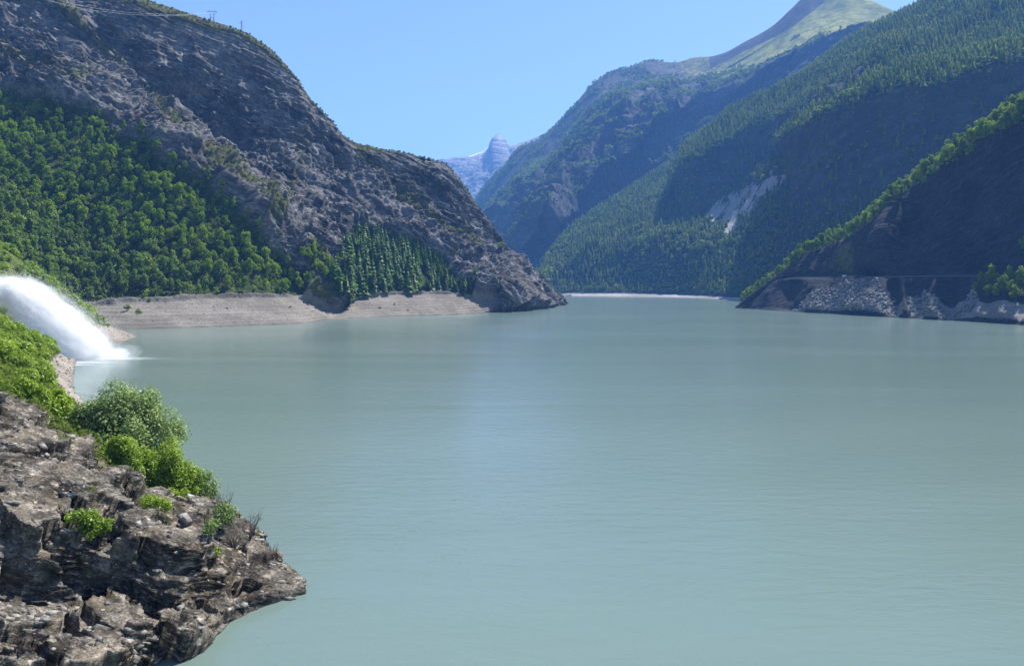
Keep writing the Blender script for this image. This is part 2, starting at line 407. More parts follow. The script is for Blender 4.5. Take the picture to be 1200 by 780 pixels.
# grass: the spur's crest, the hilltops, streaks down the slope, gentle ledges
RIB2 = [(420, 178), (455, 235), (500, 270), (545, 300)]
d2, _ = linedist(U, V, RIB2); d3, _ = linedist(U, V, [(352, 160), (345, 205), (335, 240), (310, 280)]); d4, _ = linedist(U, V, [(0, 75), (45, 95), (90, 110)])
d5, _ = linedist(U, V, [(560, 275), (585, 290), (610, 330), (640, 352)])
grass = 0.62*np.exp(-(dr/9)**2)+0.7*np.exp(-(d2/9)**2)+0.5*np.exp(-(d3/9)**2)+0.6*np.exp(-(d4/13)**2)+0.25*np.exp(-(d5/6)**2)
grass += 0.75*sstep(4.75, 5.0, RP)*(U > 60)+0.55*sstep(0.45, 0.8, gn2+0.6*gn_)+1.1*np.clip(gn_*0.9+N2[..., 2]-0.72, 0, 1)
grass += 0.8*np.exp(-(np.minimum(np.abs(U-340), 60)/40)**2)*sstep(2.2, 2.9, RP)*(RP < 3.1)*(U > 345)*(U < 400)
grass *= (1-0.9*beach)*(1-soil)
grass += 1.2*((U > 335)*(U < 400)*np.exp(-((V-(352+0.10*(U-360)))/7)**2)*(RP > 1.3)*(RP < 2.4))
M_cliff = rock_mat('grey_shale', (0.034, 0.034, 0.035), (0.105, 0.103, 0.102), (0.46, 0.45, 0.435), 2.2, NB, 1.7, ochre=0.1, chips=0.85, soil=((0.028, 0.045, 0.012), (0.06, 0.085, 0.02)))
LC = finish('rocky_hill', G, [M_cliff], {'grass': grass, 'beach': beach, 'soil': soil, 'snow': grass*0}, 'grey layered rock hill falling to the left shore of the lake', 'hill')
LC.RP = RP; LC.soil = soil; LC.grass = grass; LC.beach = beach; LC.rock = rock

# ---- bushy ground behind the water jet, with a pebble spit
us = np.linspace(-160, 163, 320)
d_rows = [
 [(-160, ('z', -6), 250), (0, ('z', -6), 300), (60, ('z', -6), 345), (120, ('z', -6), 395), (150, ('z', -6), 422), (163, ('z', -6), 450)],
 [(-160, ('z', 0), 265), (-40, ('z', 0), 300), (0, ('z', 0), 320), (60, ('z', 0), 362), (120, ('z', 0), 407), (150, ('z', 0), 432), (163, ('z', 0), 467)],
 [(-160, 405, 290), (0, 400, 335), (60, 396, 378), (105, 387, 420), (130, 384, 440), (145, 389, 455), (163, 393, 476)],
 [(-160, 340, 330), (0, 350, 365), (60, 352, 400), (90, 358, 430), (115, 372, 450), (130, 382, 463), (145, 388, 470), (163, 393, 481)],
 [(-160, 280, 420), (0, 292, 445), (40, 318, 455), (75, 345, 462), (105, 367, 470), (130, 382, 478), (145, 388.5, 480), (163, 393, 486)],
 [(-160, ('z', 50), 500), (0, ('z', 28), 520), (60, ('z', 10), 530), (110, ('z', 2), 520), (145, ('z', -2), 505), (163, ('z', -3), 500)],
 [(-160, ('z', -8), 600), (0, ('z', -8), 580), (110, ('z', -8), 560), (163, ('z', -8), 520)],
]
G, rp = ugrid(us, d_rows, 200); U, V = proj(G); N = grid_normals(G); RP = np.repeat(rp[:, None], G.shape[1], 1); flat = G.reshape(-1, 3)
G = G+N*(R_(fbm(flat, 1/14., 5, 0.55, 90))*1.6*sstep(0.7, 1.4, RP)*(0.25+0.75*(U < 120)))[..., None]
bch = np.maximum(1-sstep(2.0, 2.35, RP), sstep(124, 134, U))
M_bank = rock_mat('bank_rock', (0.05, 0.045, 0.04), (0.14, 0.125, 0.11), (0.32, 0.29, 0.25), 1.4, NB, 0.35, grass=((0.04, 0.06, 0.014), (0.1, 0.12, 0.03)),
                  beach=((0.2, 0.175, 0.15), (0.42, 0.37, 0.32)))
JL = finish('wooded_point', G, [M_bank], {'grass': 1-bch, 'beach': bch, 'soil': 0*bch, 'snow': 0*bch}, 'green point with a pebble spit behind the water jet', 'shore')
JL.RP = RP; JL.bch = bch

# ---- grassy bank on the near left, between the jet and the near rocks
def cols(rows):
    """rows of equally many (x-pixel, depth, height) points"""
    return np.array([[atz(*p) for p in r] for r in rows])
bk = cols([
 [(100, 312, -6), (100, 268, -6), (112, 208, -6), (185, 150, -6), (250, 119, -6), (275, 109, -6)],
 [(90, 310, 0), (86, 264, 0), (93, 206, 0), (160, 148, 0), (232, 117, 0), (252, 107, 0)],
 [(74, 300, 3.5), (66, 262, 4.5), (66, 208, 5.5), (100, 150, 6), (170, 117, 4), (200, 105, 3)],
 [(64, 292, 6), (46, 258, 9.5), (25, 220, 13.5), (20, 155, 13), (90, 118, 9.0), (110, 100, 9)],
 [(30, 292, 10), (0, 258, 14), (-30, 225, 21), (-70, 165, 20), (-20, 120, 15.5), (0, 95, 15)],
 [(-140, 300, 22), (-160, 262, 28), (-260, 230, 32), (-320, 170, 30), (-250, 120, 24), (-220, 85, 20)],
 [(-500, 320, 60), (-520, 270, 60), (-600, 230, 60), (-700, 170, 60), (-700, 120, 50), (-700, 75, 40)],
])
x = np.linspace(0, 5, 340)
bk = np.stack([pchip(range(6), r, x) for r in bk])
G, rp = make_grid(bk, 300, [0.4, 1, 1, 1, .6, .3]); U, V = proj(G); N = grid_normals(G)
if N[..., 2].mean() < 0: N = -N
RP = np.repeat(rp[:, None], G.shape[1], 1); flat = G.reshape(-1, 3); T = np.repeat(x[None], G.shape[0], 0)
bn_ = R_(fbm(flat, 1/12., 3, seed=97))
bch = (1-sstep(2.1, 2.8, RP+0.5*bn_))
rk = bch*sstep(1.0, 1.5, RP)
s = R_(flat @ NB)+R_(fbm(flat, 1/20., 3, seed=91))*4
G = G+N*(R_(fbm(flat, 1/11., 5, 0.55, 92))*1.3*sstep(0.8, 1.3, RP)+ledges(s/2.2, 3)*1.5*rk+ledges(s/0.8, 4)*0.5*rk)[..., None]
dk = sstep(0.05, 0.3, -np.abs(RP-2.4)+0.35+0.3*bn_)*(T < 1.5)
BK = finish('grassy_bank', G, [M_bank], {'grass': (1-bch)*(1.2-1.2*dk), 'beach': bch*0.85*(1-dk), 'soil': 0*bch, 'snow': 0*bch}, 'steep grassy bank above the near left shore', 'bank')
BK.RP = RP; BK.bch = bch; BK.T = T

# ---- near rock outcrop in the lower left
us = np.linspace(-260, 358, 920)
f_rows = [
 [(-260, ('z', -4), 41), (-80, ('z', -4), 47), (0, ('z', -4), 51), (120, ('z', -4), 57), (180, ('z', -4), 61), (240, ('z', -4), 66), (290, ('z', -4), 71.5), (332, ('z', -4), 74.5), (358, ('z', -4), 76.5)],
 [(-260, ('z', 0), 42.7), (-80, ('z', 0), 50), (0, ('z', 0), 53.5), (60, ('z', 0), 56), (120, ('z', 0), 59.3), (180, ('z', 0), 63.3), (240, ('z', 0), 68), (290, ('z', 0), 73.6), (332, ('z', 0), 76.8), (358, ('z', 0), 78.6)],
 [(-260, 880, 50), (-80, 755, 57.5), (0, 728, 60.5), (60, 736, 62.5), (110, 722, 65), (150, 728, 66), (180, 752, 66.5), (240, 728, 70), (290, 700, 74.6), (332, 691, 77.2), (358, 687.5, 78.7)],
 [(-260, 850, 52), (-80, 742, 61), (0, 722, 65), (60, 728, 66.5), (110, 716, 68.5), (150, 722, 69.5), (180, 736, 69.5), (240, 712, 72), (290, 692, 76), (332, 690, 78), (358, 687, 78.9)],
 [(-260, 700, 54), (-80, 632, 63), (0, 628, 68), (60, 622, 70), (120, 634, 72), (180, 640, 73), (240, 652, 75.5), (290, 674, 78.5), (332, 679, 79.2), (358, 685.5, 79.2)],
 [(-260, 570, 66), (-80, 556, 72), (0, 548, 77), (60, 572, 78), (120, 596, 79), (180, 612, 80.5), (240, 630, 83), (290, 650, 84), (332, 667, 81.2), (358, 683.5, 79.6)],
 [(-260, 415, 86), (-80, 445, 89), (0, 470, 91), (60, 505, 92), (120, 550, 94), (180, 588, 96), (240, 594, 103), (270, 602, 100), (290, 617, 95), (310, 637, 89), (332, 657, 84), (358, 680, 80.2)],
 [(-260, 420, 100), (-80, 450, 103), (0, 478, 104), (60, 515, 104), (120, 560, 106), (180, 590, 108), (240, ('z', -2), 111), (270, ('z', -2), 106), (310, ('z', -2), 95), (332, ('z', -2), 88.5), (358, ('z', -2), 82.5)],
 [(-260, ('z', 0), 125), (0, ('z', -2), 125), (120, ('z', -3), 122), (180, ('z', -4), 120), (240, ('z', -6), 116), (310, ('z', -6), 100), (358, ('z', -6), 86)],
]
G, rp = ugrid(us, f_rows, 760, [.3, 1, .7, 1.2, 1, 1, .5, .2]); U, V = proj(G); N = grid_normals(G); RP = np.repeat(rp[:, None], G.shape[1], 1); flat = G.reshape(-1, 3)
NBF = norm3([0.34, -0.06, 0.93]); LF = norm3([0.93, 0.1, -0.33])
tip = (1-sstep(250, 350, U)*0.8)
foot_ = sstep(0.2, 1.1, RP)*(1-0.5*sstep(6.3, 7, RP))
far_edge = 1-0.55*sstep(5.4, 6.1, RP)*sstep(100, 220, U)
disp = R_(fbm(flat, 1/14., 4, 0.5, 102, True))*1.0+R_(fbm(flat, 1/4.5, 4, 0.5, 106))*0.9
bw = bedded(flat+np.stack([fbm(flat, 1/2.5, 3, seed=115), fbm(flat, 1/2.5, 3, seed=116), fbm(flat, 1/2.5, 3, seed=117)], -1)*0.5, NBF, 0.6)
disp += R_(facets(bw, 1/3.8, 118))*2.2+R_(facets(bw, 1/1.7, 111))*0.6*(1-0.3*sstep(4.3, 5, RP))
recess = -1.5*np.exp(-(((U-125)/70)**2+((V-690)/34)**2))
G = G+N*(disp*tip*foot_*far_edge*(1-0.75*sstep(225, 285, U)*(1-sstep(2.6, 3.6, RP)))+recess*0.7)[..., None]
def steps(G, T, wf, wa, lo, hi, amt, seed):
    """move the surface along the bed normal so that it climbs in treads and risers, T metres a bed"""
    f_ = G.reshape(-1, 3); s_ = R_(f_ @ NBF+fbm(f_, wf, 3, seed=seed)*wa)/T
    i_ = np.floor(s_); fr = s_-i_; lo_ = lo+0.22*(R_(fbm(f_, wf*0.8, 2, seed=seed+3)))
    return G+NBF*((sstep(lo_, lo_+hi, fr)-fr)*T*amt)[..., None]
amt = (foot_*np.maximum(tip, 0.2)*far_edge)*(1-0.6*sstep(225, 285, U)*(1-sstep(2.6, 3.6, RP)))*(1-0.55*np.exp(-(((U-140)/110)**2+((V-688)/36)**2)))
G = steps(G, 2.7, 1/11., 1.3, 0.42, 0.26, 0.8*amt, 400)
G = steps(G, 1.05, 1/5., 0.55, 0.42, 0.26, 0.85*amt, 440)
G = steps(G, 0.42, 1/2., 0.2, 0.42, 0.28, 0.8*amt, 410)
f_ = G.reshape(-1, 3)
G = G+N*((R_(fbm(f_, 1/1.2, 4, 0.5, 430))*0.28+R_(facets(bedded(f_, NBF, 0.35), 1/0.5, 431))*0.22)*np.maximum(tip, 0.4)*foot_)[..., None]
N2 = grid_normals(G)
gg = 0.55*sstep(5.3, 6.2, RP)*(U < 240)+0.7*np.clip(R_(fbm(flat, 1/6., 3, seed=110)), 0, 1)*sstep(4.5, 5.5, RP)*(U < 330)
gg += 0.6*sstep(5.9, 6.5, RP)*(U < 300)+0.6*np.clip(R_(fbm(flat, 1/2.5, 3, seed=111))-0.12, 0, 1)*sstep(3.9, 4.6, RP)*(U > 60)*(U < 335)*2
M_near = rock_mat('dark_schist', (0.018, 0.016, 0.013), (0.05, 0.043, 0.035), (0.46, 0.41, 0.335), 0.36, NBF, 0.12, ochre=0.15, stretch=0.3, chips=1.0)
FR = finish('rock_outcrop', G, [M_near], {'grass': gg*(N2[..., 2] > 0.3), 'beach': 0*gg, 'soil': 0*gg, 'snow': 0*gg}, 'dark craggy rock outcrop on the near left shore', 'rock')
FR.RP = RP; FR.N2 = N2

# ---- dark spur on the right shore with the road bench
e_rows_w = [(862, 983), (885, 940), (910, 890), (940, 838), (975, 800), (1003, 765), (1022, 742), (1040, 720), (1060, 700), (1100, 663), (1140, 633), (1170, 608), (1200, 582), (1260, 540), (1340, 500), (1500, 440)]
ridge = {862: (360.5, 990), 885: (345, 972), 910: (325, 955), 940: (304, 940), 975: (289, 915), 1003: (275, 880), 1022: (259, 862), 1040: (247, 848), 1060: (230, 832), 1100: (196, 790), 1140: (168, 756), 1170: (149, 738), 1200: (130, 720), 1260: (95, 690), 1340: (55, 660), 1500: (-10, 600)}
roadz = {862: 1.2, 885: 12, 910: 33}
us = np.linspace(862, 1500, 900)
r0, r1, r2, r3, r4, r5, r6, r7, r8 = [], [], [], [], [], [], [], [], []
for u, d in e_rows_w:
    z = roadz.get(u, 36.0); k = min(1, z/36)
    rv, rd = ridge[u]
    zr = H0-(rv-V0)*rd/F
    r0.append((u, ('z', -10), d-22)); r1.append((u, ('z', 0), d)); r2.append((u, ('z', z*0.5), d+25*k+0.5))
    r3.append((u, ('z', z), d+52*k+1)); r4.append((u, ('z', z+0.2*k), d+61*k+1.5))
    mid = 0.5*(d+61*k+1.5+rd)
    mid += {975: 4, 1003: -6, 1022: -14, 1040: -16, 1060: 8, 1100: 16, 1140: 14, 1170: 10, 1200: 8}.get(u, 0)
    r5.append((u, ('z', z+(zr-z)*0.52), mid)); r6.append((u, rv, rd))
    r7.append((u, ('z', zr-8*k), rd+60)); r8.append((u, ('z', -10), rd+330 if u > 900 else rd+30))
G, rp = ugrid(us, [r0, r1, r2, r3, r4, r5, r6, r7, r8], 560, [.3, 1, 1, .8, 1, 1, .3, .15]); U, V = proj(G); N = grid_normals(G); RP = np.repeat(rp[:, None], G.shape[1], 1); flat = G.reshape(-1, 3)
wall = sstep(4.05, 4.4, RP)*(1-0.6*sstep(5.6, 6.0, RP))
low = sstep(1.0, 1.3, RP)*(1-sstep(2.6, 2.95, RP))
road_flat = 1-sstep(2.8, 2.97, RP)*(1-sstep(4.03, 4.25, RP))
s = R_(flat @ NB)+R_(fbm(flat, 1/50., 3, seed=121))*9
disp = (R_(fbm(flat, 1/80., 5, 0.5, 122, True))*6+ledges(s/8., 23)*2+R_(fbm(flat, 1/10., 4, 0.55, 124))*1.2)*wall
rl, rs = linedist(U, V, [(1058, 236), (1032, 285), (1024, 328)])
disp += 9*np.exp(-(rl/9)**2)*wall
Qg = np.stack([flat[:, 0]/9., flat[:, 1]/9., flat[:, 2]/60.], -1)
fan = np.exp(-(((U-998)/24)**2+((V-308)/26)**2))
disp += R_(fbm(Qg, 1.0, 3, 0.5, 128, True))*2.5*wall*(0.35+fan)
disp += (R_(fbm(flat, 1/14., 5, 0.55, 126))*2.2)*low
# ribs of scree between dark gullies under the road
for (x, w, a) in [(955, 14, 3), (1010, 26, 9), (1046, 7, -7), (1062, 6, 4), (1078, 8, -3), (1095, 12, 5), (1112, 8, -8), (1150, 12, 5), (1180, 14, 6), (925, 16, -5)]:
    disp += a*np.exp(-((U-x)/w)**2)*low*0.9
disp *= sstep(864, 890, U)*0.8+0.2
G = G+N*(disp*road_flat)[..., None]
scree_m = np.clip(np.maximum.reduce([sstep(-3, 3, polydist(U, V, p)+6*R_(fbm(flat, 1/8., 3, seed=129))) for p in (
    [(925, 366), (950, 345), (990, 334), (1028, 330), (1042, 345), (1052, 374), (990, 374)], [(1066, 376), (1066, 350), (1085, 343), (1100, 352), (1112, 377)],
    [(1112, 376), (1135, 345), (1145, 340), (1150, 356), (1128, 372)])]), 0, 1)*low
bch = low*(1-sstep(1.62, 1.85, RP+0.25*R_(fbm(flat, 1/15., 3, seed=130))))*sstep(1040, 1050, U)*(1-scree_m)*(1-0.8*((U > 1060)*(U < 1068)))
gr = 0.9*sstep(5.7, 6.0, RP)+0.9*sstep(1140, 1165, U)*sstep(1.9, 2.4, RP)*(1-sstep(2.6, 3.2, RP))+0.75*fan*(wall > 0.3)*(U < 1005)+0.4*sstep(0.1, 0.5, R_(fbm(flat, 1/30., 3, seed=131)))*wall
M_spur = rock_mat('dark_shale', (0.022, 0.024, 0.028), (0.034, 0.036, 0.042), (0.075, 0.078, 0.085), 2.5, NB, 0.7, ochre=0.0, beach=((0.14, 0.135, 0.125), (0.33, 0.315, 0.29)))
M_spur_obj = M_spur
RS = finish('dark_spur', G, [M_spur], {'grass': gr, 'beach': np.clip(bch+0.85*scree_m, 0, 1), 'soil': 0*gr, 'snow': 0*gr, 'scree': scree_m}, 'dark shale spur with a road bench on the right shore', 'hill')
RS.RP = RP; RS.scree = scree_m; RS.bch = bch

# ---- forested mountain on the right
us = np.linspace(634, 1500, 760)
e2 = {  # u: (v,d) of rows B3..B7
 634: [(340, 2060), (339, 2080), (338, 2100), (337, 2120), (336, 2140)],
 650: [(330, 2120), (322, 2170), (310, 2230), (302, 2270), (292, 2330)],
 720: [(300, 2050), (282, 2180), (265, 2320), (252, 2430), (237, 2550)],
 800: [(288, 1900), (264, 2080), (235, 2280), (215, 2420), (183, 2600)],
 816: [(285, 1880), (266, 2000), (262, 2010), (206, 2045), (170, 2450)],
 870: [(290, 1750), (236, 1900), (224, 1935), (174, 1975), (137, 2350)],
 900: [(276, 1640), (215, 1770), (203, 1845), (163, 1900), (116, 2250)],
 930: [(262, 1560), (204, 1640), (182, 1780), (153, 1820), (97, 2150)],
 945: [(252, 1520), (180, 1565), (168, 1720), (146, 1770), (86, 2100)],
 1000: [(235, 1400), (158, 1430), (138, 1560), (122, 1650), (48, 1950)],
 1070: [(205, 1320), (133, 1345), (98, 1500), (82, 1570), (13, 1860)],
 1190: [(168, 1220), (110, 1245), (62, 1420), (40, 1500), (-45, 1750)],
 1320: [(120, 1150), (70, 1170), (20, 1350), (0, 1450), (-110, 1700)],
 1500: [(60, 1100), (20, 1120), (-40, 1300), (-70, 1400), (-200, 1650)]}
for u_ in e2:                       # gentler overall slope, so that the sun reaches the benches
    k_ = 1.25 if u_ < 790 else 1.5
    e2[u_] = [(v_, e2[u_][0][1]+(d_-e2[u_][0][1])*k_) for v_, d_ in e2[u_]]
wl = [(634, 347, 2000), (700, 348, 1880), (800, 349.5, 1720), (870, 353, 1430), (950, 352, 1350), (1070, 352, 1250), (1190, 352, 1150), (1320, 352, 1080), (1500, 352, 1000)]
rows = [[(u, ('z', -8), d-30) for u, v, d in wl], [(u, ('z', 0.0), d) for u, v, d in wl], [(u, v-4.5 if u > 660 else v-3.5, d+45) for u, v, d in wl]]
for k in range(5): rows.append([(u, e2[u][k][0], e2[u][k][1]) for u in sorted(e2)])
rows.append([(u, e2[u][4][0]+6, e2[u][4][1]+200) for u in sorted(e2)])
rows.append([(u, ('z', -10), e2[u][4][1]+900) for u in sorted(e2)])
G, rp = ugrid(us, rows, 520, [.3, .6, 1, 1, 1, 1, 1, .2, .1]); U, V = proj(G); N = grid_normals(G); RP = np.repeat(rp[:, None], G.shape[1], 1); flat = G.reshape(-1, 3)
steep = 1-sstep(0.5, 0.68, N[..., 2]+0.12*R_(fbm(flat, 1/60., 3, seed=139)))
up = sstep(2.2, 3.0, RP); sky = 1-0.95*sstep(6.2, 6.95, RP)
s = R_(flat @ NB)+R_(fbm(flat, 1/90., 3, seed=140))*20
FR2 = np.array([[-0.6, -0.35, -0.72], [0.5, -0.86, 0], [-0.6, -0.3, 0.75]])
Qg = np.stack([flat @ norm3(FR2[0])/260., flat @ norm3(FR2[1])/75., flat[:, 2]*0], -1)
disp = (R_(fbm(flat, 1/260., 5, 0.5, 141, True))*20+R_(fbm(Qg, 1.0, 4, 0.5, 142, True))*16)*up*sky
disp += (ledges(s/22., 31)*8+R_(fbm(flat, 1/25., 4, 0.55, 143))*5)*steep*up*sky+R_(fbm(flat, 1/40., 4, 0.5, 144))*3*up*sky
def step_line(line, w, a, skew):
    """crest that drops abruptly on its valley side (below right of the line) and falls off gently behind"""
    d, sd = linedist(U, V, line)
    return a*np.exp(-np.abs(d/np.where(sd > 0, w*(1+skew), w*(1-skew)))**1.3)
disp += (step_line([(1060, 100), (1000, 132), (950, 149), (883, 169), (833, 199), (818, 214)], 17, 34, 0.6)+step_line([(1230, 98), (1190, 109), (1130, 127), (1067, 133), (1000, 157), (938, 182)], 17, 34, 0.6)
         +step_line([(1200, 20), (1120, 60), (1050, 92)], 20, 26, 0.5)+step_line([(800, 236), (740, 275), (690, 310)], 14, 16, 0.5)+step_line([(1000, 75), (930, 115), (860, 150)], 14, 18, 0.5))*up*sky
G = G+N*disp[..., None]
TAL = [(812, 268), (840, 250), (868, 226), (900, 214), (922, 203), (930, 212), (922, 232), (905, 250), (880, 262), (862, 292), (852, 300), (856, 275), (835, 276)]
tal = sstep(-5, 6, polydist(U, V, TAL)+26*R_(fbm(flat, 1/70., 5, 0.6, seed=145)))
CL1 = [(818, 264), (820, 208), (833, 201), (883, 171), (950, 150), (1042, 108), (1000, 150), (945, 178), (925, 203), (868, 226)]
CL2 = [(932, 245), (925, 215), (940, 182), (1000, 160), (1067, 136), (1120, 132), (1192, 112), (1260, 90), (1260, 140), (1100, 200), (1030, 232), (960, 268)]
clf = np.maximum(sstep(-4, 3, polydist(U, V, CL1)+7*R_(fbm(flat, 1/40., 3, seed=148))), sstep(-4, 3, polydist(U, V, CL2)+7*R_(fbm(flat, 1/40., 3, seed=149))))*(1-tal)
N2 = grid_normals(G)
steep2 = sstep(0.62, 0.45, N2[..., 2])*up
bch = 1-sstep(1.9, 2.1, RP)
soil = (1-tal)*(1-steep2)*(1-bch)*(1-0.75*clf)
bch = np.clip(bch*(0.55+0.6*R_(fbm(flat, 1/60., 3, seed=146)))+0.25*bch*(U > 670), 0, 1)
M_mtn = rock_mat('mountain_rock', (0.02, 0.023, 0.028), (0.04, 0.042, 0.048), (0.09, 0.09, 0.092), 9.0, NB, 2.0, ochre=0.1, soil=((0.012, 0.022, 0.008), (0.03, 0.042, 0.014)), beach=((0.16, 0.155, 0.15), (0.5, 0.48, 0.46)))
FM = finish('forested_mountain', G, [M_mtn], {'grass': 0.3*(1-tal)*up, 'beach': np.maximum(bch, tal*(0.62+1.1*R_(fbm(np.stack([flat @ norm3(FR2[0])/110., flat @ norm3(FR2[1])/14., flat[:, 2]*0], -1), 1.0, 4, 0.6, 147))+0.5*R_(fbm(flat, 1/18., 3, seed=150)))), 'soil': soil*0.95*(RP > 2.2), 'snow': 0*tal}, 'steep forested mountain on the right of the lake', 'mountain')
FM.RP = RP; FM.tree = np.clip(sstep(-0.42, -0.12, R_(fbm(flat, 1/90., 4, 0.6, 152)))*(1-tal)*(1-steep2*0.5)*(1-0.94*clf)*sstep(2.0, 2.15, RP), 0, 1); FM.steep = steep2

# ---- high mountain with the grassy summit, further off
us = np.linspace(540, 1240, 700)
e3s = [(540, 262, 5300), (560, 229, 5200), (590, 195, 5000), (612, 173, 4950), (630, 165, 4900), (650, 150, 4800), (672, 125, 4750), (700, 95, 4700), (735, 80, 4700), (765, 73, 4700), (790, 74, 4700), (815, 68, 4700), (832, 67, 4500), (850, 62, 4400), (870, 51, 4300), (905, 31, 4200), (930, 8, 4150), (950, -9, 4150), (985, -11, 4050), (1020, 0, 3950), (1056, 17, 3800), (1120, 40, 3600), (1240, 60, 3500)]
e3b = [(540, ('z', 5), 3900), (575, ('z', 5), 3400), (605, ('z', 5), 2950), (640, ('z', 5), 2650), (700, ('z', 10), 2620), (790, ('z', 10), 2680), (830, ('z', 10), 2650), (945, ('z', 10), 2600), (1056, ('z', 10), 2500), (1240, ('z', 10), 2450)]
e3m = [(540, 312, 4250), (575, 292, 3900), (605, 268, 3600), (650, 238, 3450), (700, 208, 3450), (740, 196, 3500), (790, 178, 3550), (830, 165, 3450), (905, 130, 3300), (945, 110, 3250), (1000, 95, 3150), (1056, 85, 3050), (1240, 120, 2950)]
e3u = [(540, 285, 4750), (575, 245, 4550), (605, 215, 4350), (650, 188, 4200), (700, 145, 4100), (740, 132, 4150), (790, 120, 4200), (830, 108, 4050), (870, 90, 3950), (905, 75, 3850), (945, 52, 3800), (1000, 48, 3650), (1056, 50, 3500), (1240, 90, 3300)]
rows = [[(u, ('z', -10), d-150) for u, v, d in e3b], e3b, e3m, e3u, e3s, [(u, v+12, d+300) for u, v, d in e3s], [(u, ('z', -10), d+2200) for u, v, d in e3s]]
G, rp = ugrid(us, rows, 420, [.2, 1, 1, 1, .15, .1]); U, V = proj(G); N = grid_normals(G); RP = np.repeat(rp[:, None], G.shape[1], 1); flat = G.reshape(-1, 3)
up = sstep(1.0, 1.5, RP)*(1-0.93*sstep(3.3, 3.97, RP))
Qh = np.stack([flat @ norm3([-0.62, -0.4, -0.68])/900., flat @ norm3([0.54, -0.84, 0])/210., flat[:, 2]*0], -1)
crag = 0.35+0.65*sstep(900, 760, U)
disp = R_(fbm(flat, 1/700., 4, 0.45, 151, True))*55*up+R_(fbm(Qh, 1.0, 5, 0.5, 152, True))*60*up*(0.3+0.7*crag)+R_(fbm(flat, 1/130., 5, 0.62, 156, True))*40*up*crag
disp += R_(fbm(flat, 1/60., 4, 0.55, 153))*9*up
def spur(line, w, a, skew=0.5):
    d, sd = linedist(U, V, line)
    # gentle on the sunny side, abrupt on the side that faces the valley
    ww = np.where(sd > 0, w*(1+skew), w*(1-skew))
    return a*np.exp(-np.abs(d/ww)**1.3)
sp = 0*U
for ln, w_, a_ in [([(840, 92), (770, 138), (720, 168), (690, 203), (655, 250), (638, 288)], 36, 190), ([(1010, 60), (930, 84), (870, 112), (800, 152), (755, 190)], 29, 160),
                  ([(760, 92), (700, 142), (660, 190), (620, 245), (590, 290)], 29, 75), ([(810, 84), (745, 128), (690, 160)], 20, 110), ([(700, 105), (655, 160), (620, 205)], 18, 40), ([(900, 100), (850, 140)], 16, 90), ([(735, 205), (690, 250), (655, 290)], 20, 100)]:
    sp = sp+spur(ln, w_, a_, 0.55)*sstep(1, 1.4, RP)
disp += R_(facets(flat, 1/170., 157))*62*up*crag+R_(facets(flat, 1/70., 158))*26*up*crag
skyv = np.interp(us, [p[0] for p in e3s], [p[1] for p in e3s])[None]
disp *= np.where(RP > 4, 0.03, np.maximum(0.07, sstep(2, 110, V-skyv)))
sp *= 1.5*np.where(RP > 4, 0.0, sstep(4, 90, V-skyv))
G = G+np.array([0.12, -0.98, 0.1])*sp[..., None]
G = G+N*disp[..., None]
N2 = grid_normals(G); zz = G[..., 2]
steep3 = sstep(0.52, 0.34, N2[..., 2]+0.12*R_(fbm(flat, 1/90., 3, seed=160)))
gnz = R_(fbm(flat, 1/220., 4, seed=155))
alp = sstep(960, 1180, zz+330*gnz)*(1-0.8*steep3)*sstep(770, 870, U)+0.45*sstep(900, 1150, zz+350*gnz)*(1-steep3)
bare = sstep(900, 1150, zz+250*gnz)*(U < 860)
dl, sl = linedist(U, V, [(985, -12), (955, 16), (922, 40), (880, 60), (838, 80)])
shady = sstep(-1, 4, np.where(sl > 0, dl, -dl))*(U < 992)*(U > 832)  # shade on the summit's left flank, put into the colour as bare dark rock
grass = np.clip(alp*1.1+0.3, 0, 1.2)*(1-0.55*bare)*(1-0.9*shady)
soil = np.clip((1-alp*1.6)*(1-steep3), 0, 1)*(0.35+0.65*sstep(-0.2, 0.1, R_(fbm(flat, 1/160., 4, 0.6, 159))))
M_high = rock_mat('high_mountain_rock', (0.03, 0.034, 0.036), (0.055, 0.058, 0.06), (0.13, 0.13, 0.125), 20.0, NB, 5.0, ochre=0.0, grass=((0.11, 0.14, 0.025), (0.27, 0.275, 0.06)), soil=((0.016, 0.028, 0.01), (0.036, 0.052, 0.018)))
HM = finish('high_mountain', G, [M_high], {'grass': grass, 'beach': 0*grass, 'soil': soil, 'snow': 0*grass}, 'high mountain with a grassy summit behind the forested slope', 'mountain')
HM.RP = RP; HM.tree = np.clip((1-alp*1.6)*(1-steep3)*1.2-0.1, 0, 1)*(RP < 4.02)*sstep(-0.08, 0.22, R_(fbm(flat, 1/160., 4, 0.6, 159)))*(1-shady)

# ---- distant range with the pointed peak, and the snowfield beside it
us = np.linspace(440, 720, 420)
e4 = [(440, 225, 9600), (490, 200, 9500), (520, 192.5, 9400), (530, 189.5, 9350), (545, 188.5, 9300), (556, 186.5, 9250), (566, 182.5, 9200), (573, 180.5, 9150), (578, 174.5, 9100), (582, 165, 9050), (584.5, 156.5, 9000), (586, 163, 9000), (588, 171, 9000), (590.5, 166.5, 9000), (593, 171, 9000), (596, 172, 9000), (604, 170, 9000), (614, 167.5, 9000), (640, 158, 9000), (720, 130, 9000)]
rows = [[(440, ('z', -10), 5600), (720, ('z', -10), 5600)], [(440, 315, 6200), (520, 300, 6200), (600, 285, 6200), (720, 280, 6200)], [(440, 270, 7800), (520, 246, 7800), (600, 232, 7700), (720, 225, 7700)],
        [(u, v+(210-v)*0.42, 8600+(d-9000)) for u, v, d in e4], e4, [(u, v+4, d+200) for u, v, d in e4], [(u, ('z', 0), d+1500) for u, v, d in e4]]
